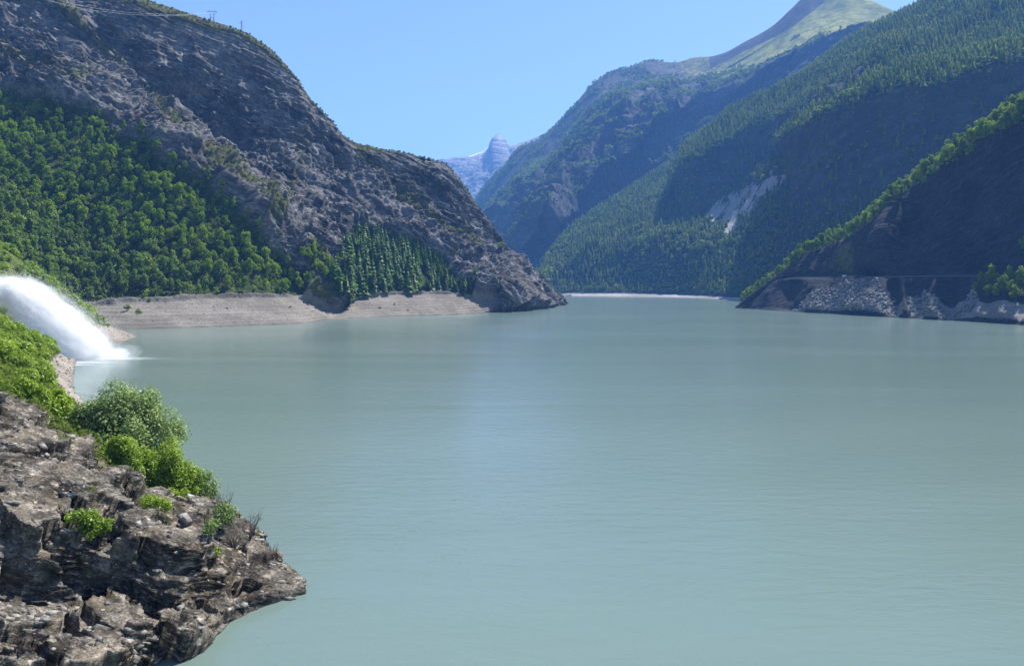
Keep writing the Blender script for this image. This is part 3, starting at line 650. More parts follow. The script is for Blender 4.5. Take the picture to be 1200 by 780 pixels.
G, rp = ugrid(us, rows, 260, [.4, 1, 1, 1, .1, .1], True); U, V = proj(G); N = grid_normals(G); RP = np.repeat(rp[:, None], G.shape[1], 1); flat = G.reshape(-1, 3)
disp = (R_(fbm(flat, 1/900., 5, 0.55, 161, True))*110+R_(fbm(flat, 1/200., 4, 0.55, 162, True))*40)*sstep(0.5, 1.2, RP)*(1-0.92*sstep(3.2, 3.9, RP))
G = G+N*disp[..., None]
N2 = grid_normals(G)
sn = 0.8*np.exp(-(((U-590)/3)**2+((V-170)/4)**2))+0.55*np.exp(-(((U-581)/3)**2+((V-172)/4)**2))+0.75*sstep(0.05, 0.45, R_(fbm(flat, 1/150., 3, seed=163)))*sstep(3.0, 3.8, RP)
M_far = rock_mat('distant_rock', (0.13, 0.13, 0.135), (0.27, 0.265, 0.265), (0.48, 0.47, 0.46), 40.0, NB, 8.0, grass=((0.05, 0.06, 0.025), (0.11, 0.11, 0.05)))
DR = finish('distant_mountains', G, [M_far], {'grass': 0.5*(1-sstep(2.6, 3.3, RP))+0*U, 'beach': 0*U, 'soil': 0*U, 'snow': sn}, 'far blue mountain range with a pointed rock peak', 'mountain')
us = np.linspace(520, 600, 120)
gl = [(520, 194, 11000), (535, 190, 10900), (548, 184, 10800), (556, 181, 10700), (564, 178, 10600), (572, 172.5, 10500), (577, 170, 10450), (600, 176, 10300)]
G, rp = ugrid(us, [[(u, v+26, d-900) for u, v, d in gl], gl, [(u, v+3, d+250) for u, v, d in gl], [(u, ('z', 0), d+1200) for u, v, d in gl]], 60); N = grid_normals(G); flat = G.reshape(-1, 3)
RP = np.repeat(rp[:, None], G.shape[1], 1)
G = G+N*(R_(fbm(flat, 1/300., 4, 0.5, 165))*22*(0.05+0.95*(RP < 0.8)))[..., None]
finish('snowfield', G, [M_far], {'grass': 0*RP, 'beach': 0*RP, 'soil': 0*RP, 'snow': 0*RP+1}, 'white snowfield on the far skyline beside the pointed peak', 'snowfield')

# ---- valley ground and lake
m = NT('valley_ground'); co = m.obj()
gc = m.mix(m.ramp(m.noise(co, 0.01, 6), [(0.4, 0.0), (0.6, 1.0)]), (0.04, 0.06, 0.02), (0.09, 0.1, 0.04))
M_ground = m.surf(m.principled(gc, 0.95, 0.1, m.bump(m.noise(co, 0.08, 6), 2.0)))
X, Y = np.meshgrid(np.linspace(-7500, 7500, 60), np.linspace(-900, 12300, 60))
gp = np.stack([X, Y, np.full_like(X, -14.0)], -1)
gp[..., 2] += (fbm(gp.reshape(-1, 3), 1/900., 3, seed=170)*3).reshape(X.shape)
idx = np.arange(3600).reshape(60, 60); fq = np.stack([idx[:-1, :-1], idx[:-1, 1:], idx[1:, 1:], idx[1:, :-1]], -1).reshape(-1, 4)
tag(link('ground', mesh_np('ground', gp.reshape(-1, 3), fq, [M_ground], True)), 'green valley ground under the lake and mountains', 'ground', kind='structure')
# flat river meadow where the far valley meets the lake
mv = np.array([atz(560, 2150, -9), atz(690, 2010, -9), atz(690, 2032, 0.6), atz(700, 2060, 2.0), atz(560, 2230, 2.0), atz(560, 2180, 0.6), atz(540, 2700, 5), atz(720, 2700, 6)])
M_mead = rock_mat('meadow_shore', (0.1, 0.1, 0.08), (0.16, 0.15, 0.12), (0.26, 0.24, 0.2), 6.0, NB, 0.5)
me = mesh_np('valley_meadow', mv, [np.array([[0, 1, 2, 5], [5, 2, 3, 4], [4, 3, 7, 6]])], [M_mead], False, {'grass': [0, 0, 0.3, 0.9, 0.9, 0.3, 1, 1], 'beach': [1, 1, 0.8, 0, 0, 0.8, 0, 0], 'soil': [0]*8, 'snow': [0]*8})
tag(link('meadow', me), 'flat green meadow at the far end of the lake', 'meadow', kind='structure')

xs = np.unique(np.concatenate([np.linspace(-1500, -300, 30), np.linspace(-300, 40, 200), np.linspace(40, 1500, 60)]))
ys = np.unique(np.concatenate([np.linspace(-250, 180, 30), np.linspace(180, 460, 200), np.linspace(460, 2750, 70)]))
X, Y = np.meshgrid(xs, ys); P = np.stack([X, Y, 0*X], -1); flat = P.reshape(-1, 3)
# foam and paler turbid water drifting away from where the jet lands
lx, ly = -166.0, 322.0
dx, dy = X-lx, Y-ly
str_ = fbm(np.stack([flat[:, 0]/60., flat[:, 1]/7., flat[:, 2]], -1), 1.0, 4, 0.6, 180).reshape(X.shape)
fo = np.exp(-(np.hypot(dx*0.8, dy*0.9)/17.0)**2)*0.75*np.clip(0.75+0.9*str_, 0, 1.2)
fo += np.clip(0.55+1.1*str_, 0, 1)*np.exp(-((dy-0.10*dx)/(13+0.16*np.maximum(dx, 0)))**2)*np.exp(-np.maximum(dx, 0)/70.0)*sstep(-14, 4, dx)*0.3
fo += 0.6*np.exp(-(np.hypot(dx+2, dy+26)/16.0)**2)*np.clip(0.6+str_, 0, 1)
ny, nx = X.shape; idx = np.arange(nx*ny).reshape(ny, nx); fq = np.stack([idx[:-1, :-1], idx[:-1, 1:], idx[1:, 1:], idx[1:, :-1]], -1).reshape(-1, 4)
m = NT('glacial_water'); co = m.obj()
mp = m.n('ShaderNodeMapping'); m.set(mp.inputs[0], co); mp.inputs['Scale'].default_value = (0.35, 1.0, 1.0); mp.inputs['Rotation'].default_value = (0, 0, 0.12)
w1 = m.noise(mp.outputs[0], 0.55, 4, 0.6, 0.4); w2 = m.noise(co, 2.1, 3, 0.6, 0.3)
mp2 = m.n('ShaderNodeMapping'); m.set(mp2.inputs[0], co); mp2.inputs['Scale'].default_value = (0.3, 1.0, 1.0); mp2.inputs['Rotation'].default_value = (0, 0, -0.1)
gust = m.noise(mp2.outputs[0], 0.012, 4, 0.55, 0.6)
gst = m.ramp(gust, [(0.4, 0.12), (0.6, 1.0)])
h = m.math('MULTIPLY', m.math('ADD', m.math('MULTIPLY', w1, 1.0), m.math('MULTIPLY', w2, 0.22)), gst)
silt = m.noise(mp2.outputs[0], 0.008, 5, 0.55, 0.8)
wc = m.mix(m.ramp(silt, [(0.35, 0.0), (0.65, 1.0)]), (0.108, 0.158, 0.142), (0.128, 0.18, 0.16))
fa = m.attr('foam'); fn = m.noise(mp2.outputs[0], 0.9, 6, 0.7)
fm = m.ramp(m.math('ADD', fa, m.math('MULTIPLY', m.math('SUBTRACT', fn, 0.5), 0.7)), [(0.25, 0.0), (1.3, 1.0)])
wc = m.mix(fm, wc, (0.75, 0.8, 0.8))
rg = m.math('ADD', 0.16, m.math('MULTIPLY', fm, 0.5))
M_water = m.surf(m.principled(wc, rg, 0.32, m.bump(h, 0.2, 0.9), IOR=1.33))
tag(link('lake_water', mesh_np('lake_water', flat, fq, [M_water], True, {'foam': fo})), 'milky green glacial lake', 'lake', kind='structure')

# ================================================================== VEGETATION
def leaf_mat(name, dark, light, trans=0.3, attr=None):
    """leaves: colour from the tree's own tint (object colour) or a face tint, small variation from leaf to leaf"""
    m = NT(name)
    v = m.attr('leafvar')
    if attr: t = m.attr(attr)
    else:
        oi = m.n('ShaderNodeObjectInfo'); sp = m.n('ShaderNodeSeparateColor'); m.set(sp.inputs[0], oi.outputs['Color'])
        t = m.math('ADD', sp.outputs[0], m.math('MULTIPLY', m.math('SUBTRACT', oi.outputs['Random'], 0.5), 0.25))
    f = m.math('ADD', t, m.math('MULTIPLY', m.math('SUBTRACT', v, 0.5), 0.5), clamp=True)
    col = m.mix(f, dark, light)
    a = m.n('ShaderNodeBsdfDiffuse'); m.set(a.inputs[0], col)
    b = m.n('ShaderNodeBsdfTranslucent'); m.set(b.inputs[0], m.mix(0.3, col, (0.2, 0.32, 0.02)))
    g = m.n('ShaderNodeBsdfGlossy'); g.inputs['Roughness'].default_value = 0.45; m.set(g.inputs[0], (0.7, 0.75, 0.7))
    mx = m.n('ShaderNodeMixShader'); mx.inputs[0].default_value = trans
    m.t.links.new(a.outputs[0], mx.inputs[1]); m.t.links.new(b.outputs[0], mx.inputs[2])
    m2 = m.n('ShaderNodeMixShader'); m2.inputs[0].default_value = 0.0 if attr else 0.03
    m.t.links.new(mx.outputs[0], m2.inputs[1]); m.t.links.new(g.outputs[0], m2.inputs[2])
    return m.surf(m2.outputs[0])
def bark_mat(name, a, b):
    m = NT(name); co = m.obj()
    n = m.noise(co, 4.0, 6, 0.7)
    return m.surf(m.principled(m.mix(n, a, b), 0.9, 0.1, m.bump(n, 0.05)))
M_leaf = leaf_mat('broad_leaves', (0.085, 0.165, 0.013), (0.305, 0.425, 0.031), 0.48)
M_willow = leaf_mat('willow_leaves', (0.07, 0.125, 0.03), (0.25, 0.34, 0.11))
M_needle = leaf_mat('needles', (0.026, 0.066, 0.011), (0.1, 0.18, 0.026), 0.2)
M_forest = leaf_mat('forest_leaves', (0.05, 0.095, 0.02), (0.25, 0.31, 0.055), 0.35, 'tint')
M_scrub = leaf_mat('scrub_leaves', (0.02, 0.036, 0.010), (0.08, 0.095, 0.025), 0.2, 'tint')
M_grassb = leaf_mat('grass_blades', (0.045, 0.085, 0.014), (0.22, 0.285, 0.05), 0.355, 'tint')
M_bark = bark_mat('bark', (0.05, 0.04, 0.03), (0.13, 0.11, 0.09))
M_twig = bark_mat('dry_twigs', (0.1, 0.085, 0.075), (0.2, 0.175, 0.16))

def unit(r, n):
    v = r.normal(size=(n, 3)); return v/np.linalg.norm(v, axis=1, keepdims=True)
def leaf_cards(P, Nn, size, r, elong=1.5):
    """one folded diamond per leaf clump"""
    n = len(P); size = np.broadcast_to(size, n)[:, None]
    t = np.cross(Nn, unit(r, n)); t /= np.maximum(np.linalg.norm(t, axis=1, keepdims=True), 1e-6)
    b = np.cross(Nn, t)
    V = np.stack([P-t*size*elong*0.5, P+b*size*0.5+Nn*size*0.12, P+t*size*elong*0.5, P-b*size*0.5+Nn*size*0.12], 1).reshape(-1, 3)
    return V, np.arange(n*4).reshape(n, 4)
def crown_cloud(r, H, R, nl, nleaf, leaf, zc=0.6, zr=0.42, lobe=0.42, lean=0.0, inner=0.45, vs=0.95):
    """leaf clumps on lobes that fill an uneven crown"""
    d = unit(r, nl); rad = r.uniform(0.25, 0.8, nl)[:, None]
    c = d*rad*np.array([R, R, H*zr])+np.array([lean*R, 0, H*zc])
    c[0] = (0, 0, H*(zc+zr*0.62)); c[1] = (0, 0, H*zc)
    lr = R*lobe*r.uniform(0.7, 1.25, nl)
    k = r.integers(0, nl, nleaf)
    dd = unit(r, nleaf); dd[:, 2] = np.where(dd[:, 2] < -0.35, -dd[:, 2], dd[:, 2])
    rr = lr[k]*(inner+(1.06-inner)*r.random(nleaf)**0.4)
    rr = np.where(r.random(nleaf) < 0.14, rr*r.uniform(1.0, 1.45, nleaf), rr)
    P = c[k]+dd*rr[:, None]*np.array([1, 1, vs])
    Nn = dd*0.75+unit(r, nleaf)*0.65+np.array([0, 0, 0.25]); Nn /= np.linalg.norm(Nn, axis=1, keepdims=True)
    return P, Nn, leaf*r.uniform(0.6, 1.35, nleaf), (c, lr)
def tube(path, radii, k=5):
    """tapered tube along a path of points"""
    path = np.asarray(path, float); n = len(path); V = []
    for i in range(n):
        t = path[min(i+1, n-1)]-path[max(i-1, 0)]; t = t/np.linalg.norm(t)
        a = np.cross(t, [0.31, 0.95, 0.07]); a /= np.linalg.norm(a); b = np.cross(t, a)
        for j in range(k):
            th = 2*math.pi*j/k; V.append(path[i]+radii[i]*(a*math.cos(th)+b*math.sin(th)))
    Fq = [[i*k+j, i*k+(j+1) % k, (i+1)*k+(j+1) % k, (i+1)*k+j] for i in range(n-1) for j in range(k)]
    return np.array(V), np.array(Fq)
def join(parts):
    V, Fq, o = [], [], 0
    for v, f in parts: V.append(v); Fq.append(f+o); o += len(v)
    return np.concatenate(V), np.concatenate(Fq)
def trunk_mesh(name, r, H, tops, rad, mat=None):
    parts = []; fork = np.array([r.normal()*0.02*H, r.normal()*0.02*H, H*0.32])
    parts.append(tube([(0, 0, -0.06*H), (0.0, 0.0, 0.1*H), fork, fork+np.array([0, 0, 0.3*H])], [rad*1.3, rad, rad*0.75, rad*0.3]))
    for t in tops:
        mid = (fork+t)/2+np.array([0, 0, -0.04*H])
        parts.append(tube([fork-np.array([0, 0, 0.04*H]), mid, t], [rad*0.5, rad*0.32, rad*0.12]))
    v, f = join(parts)
    return mesh_np(name, v, f, [mat or M_bark], True)
def crown_mesh(name, P, Nn, size, r, mat, elong=1.5):
    v, f = leaf_cards(P, Nn, size, r, elong)
    return mesh_np(name, v, f, [mat], False, None, {'leafvar': r.random(len(f))})

def broad_proto(k, H, R, nl, nleaf, leaf, mat=M_leaf, zc=0.58, zr=0.40, rad=None, lobe=0.42, elong=1.5, inner=0.45, vs=0.95):
    r = np.random.default_rng(1000+k)
    P, Nn, s, (c, lr) = crown_cloud(r, H, R, nl, nleaf, leaf, zc, zr, lobe, 0, inner, vs)
    keep = P[:, 2] > H*0.06
    return crown_mesh('crown', P[keep], Nn[keep], s[keep], r, mat, elong), trunk_mesh('trunk', r, H, c[2:7], rad or H*0.02)
def conifer_proto(k, H, R, layers=15, per=11):
    r = np.random.default_rng(2000+k); V, Fq = [], []
    for i in range(layers):
        f = i/(layers-1); z = H*(0.1+0.9*f); rr = R*1.12*(1-f)**1.05*(0.82+0.36*r.random())+0.12
        off = r.random()*6.28
        for j in range(per if f < 0.7 else 7):
            th = off+2*math.pi*j/per+r.normal()*0.2; l = rr*r.uniform(0.7, 1.2); dz = -l*r.uniform(0.25, 0.6)
            c, s_ = math.cos(th), math.sin(th); wd = l*r.uniform(0.25, 0.42)+0.1
            o = len(V)
            V += [(0.05*c, 0.05*s_, z+H/layers*0.55), (c*l*0.6-s_*wd, s_*l*0.6+c*wd, z+dz*0.45), (c*l, s_*l, z+dz), (c*l*0.6+s_*wd, s_*l*0.6-c*wd, z+dz*0.45)]
            Fq.append([o, o+1, o+2, o+3])
    Fq = np.array(Fq)
    cr = mesh_np('crown', np.array(V), Fq, [M_needle], False, None, {'leafvar': r.random(len(Fq))})
    tv, tf = tube([(0, 0, -0.06*H), (0, 0, 0.12*H), (0, 0, 0.9*H)], [H*0.018, H*0.015, H*0.003])
    return cr, mesh_np('trunk', tv, tf, [M_bark], True)

def plant(name, proto, loc, scale, rz, label, cat, group, tint, sxy=1.0):
    """one tree: an empty at its foot with its own crown and trunk"""
    e = empty(name, loc, rz); q_ = float(h1([int(abs(loc[0]*31+loc[1]*17))], 5)[0]); sxy = sxy*(0.8+0.4*q_); e.scale = (scale*sxy, scale*sxy*(1.15-0.3*float(h1([int(abs(loc[0]*13))], 6)[0])), scale); tag(e, label, cat, group)
    for nm, me in (('crown', proto[0]), ('trunk', proto[1])):
        o = link(nm, me, e); o.color = (tint, tint, tint, 1)
    return e

BROAD = [broad_proto(k, 14, 4.6, 26, 1700, 0.54, lobe=0.27, vs=1.35) for k in range(5)]+[broad_proto(k+5, 15.5, 3.6, 22, 1500, 0.52, zc=0.56, zr=0.44, lobe=0.30, vs=1.5) for k in range(3)]
BUSH = [broad_proto(k+20, 4.5, 3.0, 9, 420, 0.5, zc=0.45, zr=0.42, rad=0.07, lobe=0.45) for k in range(4)]
CONIF = [conifer_proto(k, 15, 3.3+0.35*k) for k in range(4)]

# ---- the broadleaf wood on the left slope: every tree its own
r = np.random.default_rng(5)
mask = (((LC.soil > 0.5)*(LC.U < 352)) | ((LC.U >= 350)*(LC.U < 404)*(LC.RP > 2.05)*(LC.RP < 2.8)))*(LC.beach < 0.3)*(LC.U > -25)*(LC.RP > 1.9)*(polydist(LC.U, LC.V, CON) < 0)
pts, cells = sample_on(LC, 2600, mask*1.0, 5.2, 11, 30)
print('wood trees', len(pts))
GRP = 'broadleaf trees of the wood under the grey hill'
ordr = np.argsort(pts[:, 1]-0.25*pts[:, 2]); near_w = set(ordr[:195].tolist()); REST = []
for ti, (p, (i, j)) in enumerate(zip(pts, cells)):
    u, v = LC.U[i, j], LC.V[i, j]
    bd = polydist(np.array([u]), np.array([v]), WOOD)[0]
    front = v > 322 and u > 60
    n = float(fbm(np.array([p]), 1/45., 2, seed=201)[0])
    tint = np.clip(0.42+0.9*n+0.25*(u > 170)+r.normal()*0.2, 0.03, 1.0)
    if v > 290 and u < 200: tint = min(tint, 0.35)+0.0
    if ti not in near_w: REST.append((p, tint, (0.6+0.9*r.random()**1.5)*(0.75 if bd < 12 else 1))); continue
    tone = 'bright green' if tint > 0.6 else ('mid green' if tint > 0.33 else 'dark green')
    if front: where = 'in the lowest row just above the gravel beach'
    elif bd < 22 and v < 320: where = 'at the upper edge of the wood against bare rock'
    elif v < 235: where = 'high on the slope inside the wood'
    else: where = 'in the middle of the wood above the beach'
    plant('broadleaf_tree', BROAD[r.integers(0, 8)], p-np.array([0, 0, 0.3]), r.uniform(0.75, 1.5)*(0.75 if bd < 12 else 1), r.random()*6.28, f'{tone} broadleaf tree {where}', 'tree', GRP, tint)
def merged_trees(name, items, protos, label, cat, seed, mat):
    """further trees of a wood, past the ones built singly, as one mesh"""
    r = np.random.default_rng(seed); V, Fq, T, Lv, o = [], [], [], [], 0
    data = []
    for cr, _ in protos:
        a = np.zeros(len(cr.vertices)*3, np.float32); cr.vertices.foreach_get('co', a)
        data.append(a.reshape(-1, 4, 3))
    for p, t, s in items:
        q = data[r.integers(0, len(data))]; a = r.random()*6.28; c, s_ = math.cos(a)*s, math.sin(a)*s
        w_ = np.stack([q[..., 0]*c-q[..., 1]*s_, q[..., 0]*s_+q[..., 1]*c, q[..., 2]*s], -1)+p
        V.append(w_.reshape(-1, 3)); T.append(np.full(len(q), t)); o += len(q)
    V = np.concatenate(V); T = np.concatenate(T)
    me = mesh_np(name, V, np.arange(len(V)).reshape(-1, 4), [mat], False, None, {'leafvar': r.random(len(T)), 'tint': T})
    return tag(link(name, me), label, cat, None, 'stuff')
M_wood = leaf_mat('wood_leaves', (0.085, 0.165, 0.013), (0.305, 0.425, 0.031), 0.48, 'tint')
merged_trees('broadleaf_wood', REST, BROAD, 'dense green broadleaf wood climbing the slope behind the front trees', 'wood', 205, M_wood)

# ---- conifers on the knoll
mask = ((polydist(LC.U, LC.V, CON) > 1) | ((LC.soil > 0.5)*(LC.U > 403)*(LC.RP < 2.5)))*(LC.beach < 0.3)*(LC.RP > 1.88)*(LC.U > 384)
pts, cells = sample_on(LC, 700, mask*1.0, 2.7, 12, 60)
ordr = set(np.argsort(pts[:, 1])[:270].tolist()); CREST = []
for ti, (p, (i, j)) in enumerate(zip(pts, cells)):
    v, u = LC.V[i, j], LC.U[i, j]
    if ti not in ordr: CREST.append((p, r.uniform(0.1, 0.9), r.uniform(0.6, 1.5))); continue
    big = r.uniform(0.7, 1.7)*(0.75 if u > 505 else 1)
    where = 'in the front row above the pale shore' if v > 322 else ('at the top of the conifer stand' if v < 296 else 'in the middle of the conifer stand')
    plant('conifer_tree', CONIF[r.integers(0, 4)], p-np.array([0, 0, 0.3]), big, r.random()*6.28, f'{"tall" if big > 1.3 else "smaller"} dark green conifer {where}', 'conifer', 'conifers below the grey rock slope', r.uniform(0.3, 0.95))
M_need2 = leaf_mat('stand_needles', (0.026, 0.066, 0.011), (0.1, 0.18, 0.026), 0.2, 'tint')
if CREST: merged_trees('conifer_stand', CREST, CONIF, 'further dark conifers closing the stand behind the front ones', 'conifers', 207, M_need2)
# young broadleaf trees between the two stands and on the inlet
for (u, v, s, t, lb) in [(352, 343, .75, .6, 'bright green tree at the right end of the broadleaf wood'), (362, 345, .6, .35, 'dark green tree beside the inlet between the two stands'), (372, 346, .7, .55, 'young green tree left of the conifer stand'),
                         (384, 346, .6, .4, 'small broadleaf tree at the foot of the conifers'), (345, 330, .8, .7, 'light green tree by the rock edge above the inlet'), (360, 332, .65, .45, 'small green tree below the scree above the inlet'), (374, 334, .6, .3, 'dark bushy tree touching the left conifers')]:
    d = np.hypot(LC.U-u, LC.V-v)+1e3*(LC.RP > 5); i, j = np.unravel_index(np.argmin(d), d.shape)
    plant('broadleaf_tree', BROAD[r.integers(0, 8)], LC.G[i, j], s, r.random()*6, lb, 'tree', 'trees around the inlet', t)
def foot(L, u, v, cond=None):
    d = np.hypot(L.U-u, L.V-v)
    if cond is not None: d = d+1e4*(~cond)
    i, j = np.unravel_index(np.argmin(d), d.shape); return L.G[i, j]
for (u, v, s, t, lb) in [(375, 358, .5, .8, 'bright low bush at the mouth of the inlet'), (388, 361, .45, .7, 'rounded bush right of the inlet mouth'), (399, 360, .4, .6, 'small bush at the left end of the terraced shore'), (364, 355, .5, .75, 'bright bush on the grassy end of the gravel beach'),
                         (340, 361, .32, .3, 'lone dark bush on the gravel beach'), (267, 362, .25, .25, 'tiny bush in the middle of the gravel beach'), (445, 361, .32, .3, 'lone round bush on the terraced shore'), (462, 357, .35, .3, 'dark bush on the terraced shore right of the round one'), (478, 364, .32, .35, 'bush low on the terraced shore near the water'),
                         (149, 364, .8, .2, 'dark round bush at the left end of the gravel beach'), (163, 368, .75, .25, 'dark bush beside a round one at the left beach end'), (175, 352, .55, .5, 'green bush under the wood above the left beach end'), (588, 289, 1.3, .1, 'dark bush clinging to the rocky skyline of the spur'), (581, 299, 1.2, .15, 'dark shrub just below the skyline bush on the spur')]:
    p = foot(LC, u, v, LC.RP < 5.0)
    plant('bush', BUSH[r.integers(0, 4)], p-np.array([0, 0, .2]), s*1.25, r.random()*6, lb, 'bush', None, t)

# ---- shrubs on the point behind the jet
mask = (JL.RP > 2.3)*(JL.RP < 4.6)*(JL.bch < 0.4)*(JL.U > -40)
pts, cells = sample_on(JL, 130, mask*1.0, 3.6, 14, 60)
for p, (i, j) in zip(pts, cells):
    tint = np.clip(r.uniform(0.3, 0.9), 0, 1); u = JL.U[i, j]
    plant('bush', BUSH[r.integers(0, 4)], p-np.array([0, 0, 0.3]), r.uniform(0.7, 1.3)*(0.6 if u > 110 else 1), r.random()*6.28,
          f'{"bright" if tint > .6 else "dark"} green bush on the point {"near its pebble tip" if u > 80 else "above the water jet"}', 'bush', 'bushes on the point behind the jet', tint)

# ---- bushes on the near left bank
mask = (BK.RP > 2.35)*(BK.RP < 4.4)*(BK.U > -40)*(BK.T < 3.3)
pts, cells = sample_on(BK, 110, mask*1.0, 3.1, 15, 60)
BUSHN = [broad_proto(k+40, 4.2, 2.7, 16, 1700, 0.30, zc=0.45, zr=0.42, rad=0.06, lobe=0.4) for k in range(4)]
for p, (i, j) in zip(pts, cells):
    tint = np.clip(r.uniform(0.4, 0.95), 0, 1); t = BK.T[i, j]
    plant('bush', BUSHN[r.integers(0, 4)], p-np.array([0, 0, 0.3]), r.uniform(0.6, 1.15), r.random()*6.28,
          f'{"yellowish" if tint > .75 else "leafy"} green bush on the steep bank {"in front of the water jet" if t < 1.6 else "above the near rocks"}', 'bush', 'bushes on the near left bank', tint)

def on_rock(u, v):
    d = np.hypot(FR.U-u, FR.V-v)+0.25*FR.G[..., 1]+1e4*(FR.RP > 6.5)
    i, j = np.unravel_index(np.argmin(d), d.shape); return FR.G[i, j]-np.array([0, 0, 0.12])
# ---- the big shrubs on the near rock
def near_shrub(k, u, v, d, H, R, nleaf, leaf, mat, tint, label, lobe=0.26, nl=44, zc=0.5, zr=0.44, elong=1.9, zoff=0.0):
    pr = broad_proto(k, H, R, nl, nleaf, leaf, mat, zc, zr, 0.09, lobe, elong, 0.2, 1.6)
    return plant('shrub', pr, on_rock(u, v) if H < 3 else at(u, v, d)+np.array([0, 0, zoff]), 1, k*1.3, label, 'shrub', None, tint)
near_shrub(60, 146, 578, 112, 16.5, 8.2, 52000, 0.2, M_willow, 0.8, 'large grey-green willow shrub towering over the near rocks', nl=120, lobe=0.2)
near_shrub(61, 108, 540, 108, 8.2, 3.8, 9000, 0.24, M_willow, 0.5, 'silvery green shrub against the left side of the large willow')
near_shrub(62, 150, 590, 98, 8.6, 3.6, 14000, 0.18, M_leaf, 0.6, 'green leafy shrub in front of the large willow')
near_shrub(63, 192, 595, 101, 8.4, 4.3, 17000, 0.18, M_leaf, 0.75, 'yellowish green shrub right in front of the large willow')
near_shrub(64, 240, 603, 103, 6.2, 2.3, 4200, 0.15, M_willow, 0.75, 'thin pale shrub at the right end of the bushes', lobe=0.3)
near_shrub(65, 112, 634, 79, 2.9, 1.5, 2600, 0.14, M_leaf, 0.55, 'small bright bush growing from the shaded rock face')
near_shrub(66, 262, 622, 94, 1.9, 1.2, 700, 0.18, M_willow, 0.5, 'low tuft of green on the sunlit slab')
near_shrub(67, 250, 656, 82, 1.3, 0.9, 500, 0.16, M_leaf, 0.75, 'bright small tuft on the edge of the pale slab')
near_shrub(68, 60, 498, 106, 4.6, 2.8, 4500, 0.24, M_leaf, 0.92, 'bright yellow-green bush on the edge of the bank')
near_shrub(69, 30, 478, 110, 4.0, 2.4, 3000, 0.24, M_leaf, 0.85, 'light green bush beside the yellow-green one')
near_shrub(70, 205, 606, 95, 3.0, 2.0, 1800, 0.2, M_leaf, 0.85, 'low yellowish bush at the foot of the tall shrubs')
near_shrub(72, 222, 598, 102, 6.6, 2.8, 7000, 0.16, M_leaf, 0.7, 'fine green shrub between the tall shrubs and the thin pale one')
near_shrub(73, 264, 617, 100, 2.6, 1.6, 1300, 0.13, M_willow, 0.7, 'wispy low shrub beside the bare brownish shrub')
near_shrub(74, 180, 607, 93, 2.4, 1.8, 1500, 0.14, M_leaf, 0.8, 'low leafy fringe below the green front shrub')
near_shrub(75, 248, 628, 90, 1.6, 1.3, 800, 0.11, M_willow, 0.8, 'pale grassy tuft on the rock below the thin shrub')
near_shrub(76, 98, 618, 80, 1.9, 1.3, 900, 0.13, M_leaf, 0.5, 'small green tuft left of the bright bush on the rock face')
# bare twiggy shrubs
def twigs(k, u, v, d, H, label):
    r = np.random.default_rng(k); parts = []
    for a in range(26):
        th = r.random()*6.28; l = H*r.uniform(.6, 1.1); t = np.array([math.cos(th)*.45, math.sin(th)*.45, 1])*l
        m_ = t*0.5+r.normal(size=3)*0.06*H
        parts.append(tube([(0, 0, -.2), m_, t], [0.035, 0.025, 0.01], 3))
        for b in range(4):
            s = m_+(t-m_)*r.random(); parts.append(tube([s, s+unit(r, 1)[0]*H*0.28*np.array([1, 1, .6])+np.array([0, 0, .1*H])], [0.018, 0.008], 3))
    vv, ff = join(parts)
    o = link('bare_shrub', mesh_np('bare_shrub', vv, ff, [M_twig]), None, on_rock(u, v)); tag(o, label, 'shrub')
twigs(301, 292, 632, 96, 3.0, 'leafless grey twiggy shrub on the slope down to the water')
twigs(302, 262, 602, 102, 2.6, 'bare brownish shrub next to the thin pale shrub')
twigs(304, 275, 640, 90, 2.2, 'bare grey shrub spreading over the middle of the rocky slope')
twigs(303, 318, 655, 88, 1.5, 'small bare shrub low on the rocky tip')

# ---- grass tufts: nobody could count them
def merged_leaves(name, centers, nper, R, Hh, leaf, mat, label, cat, seed, tint, squash=1.0, group=None, elong=1.5):
    r = np.random.default_rng(seed); n = len(centers)
    sc_ = 0.5+0.95*r.random(n)**1.2
    k = np.repeat(np.arange(n), nper); m_ = len(k)
    dd = unit(r, m_); dd[:, 2] = np.abs(dd[:, 2])*1.0-0.15
    rr = (0.55+0.45*r.random(m_))[:, None]
    P = centers[k]+dd*rr*(np.array([R, R, Hh])*sc_[k][:, None])+np.array([0, 0, 1.0])*(Hh*0.55*sc_[k])[:, None]
    Nn = dd*0.8+unit(r, m_)*0.55+np.array([0, 0, .3]); Nn /= np.linalg.norm(Nn, axis=1, keepdims=True)
    v, f = leaf_cards(P, Nn, leaf*sc_[k]*r.uniform(.7, 1.3, m_), r, elong)
    me = mesh_np(name, v, f, [mat], False, None, {'leafvar': r.random(m_), 'tint': np.asarray(tint)[k]})
    return tag(link(name, me), label, cat, group, 'stuff')
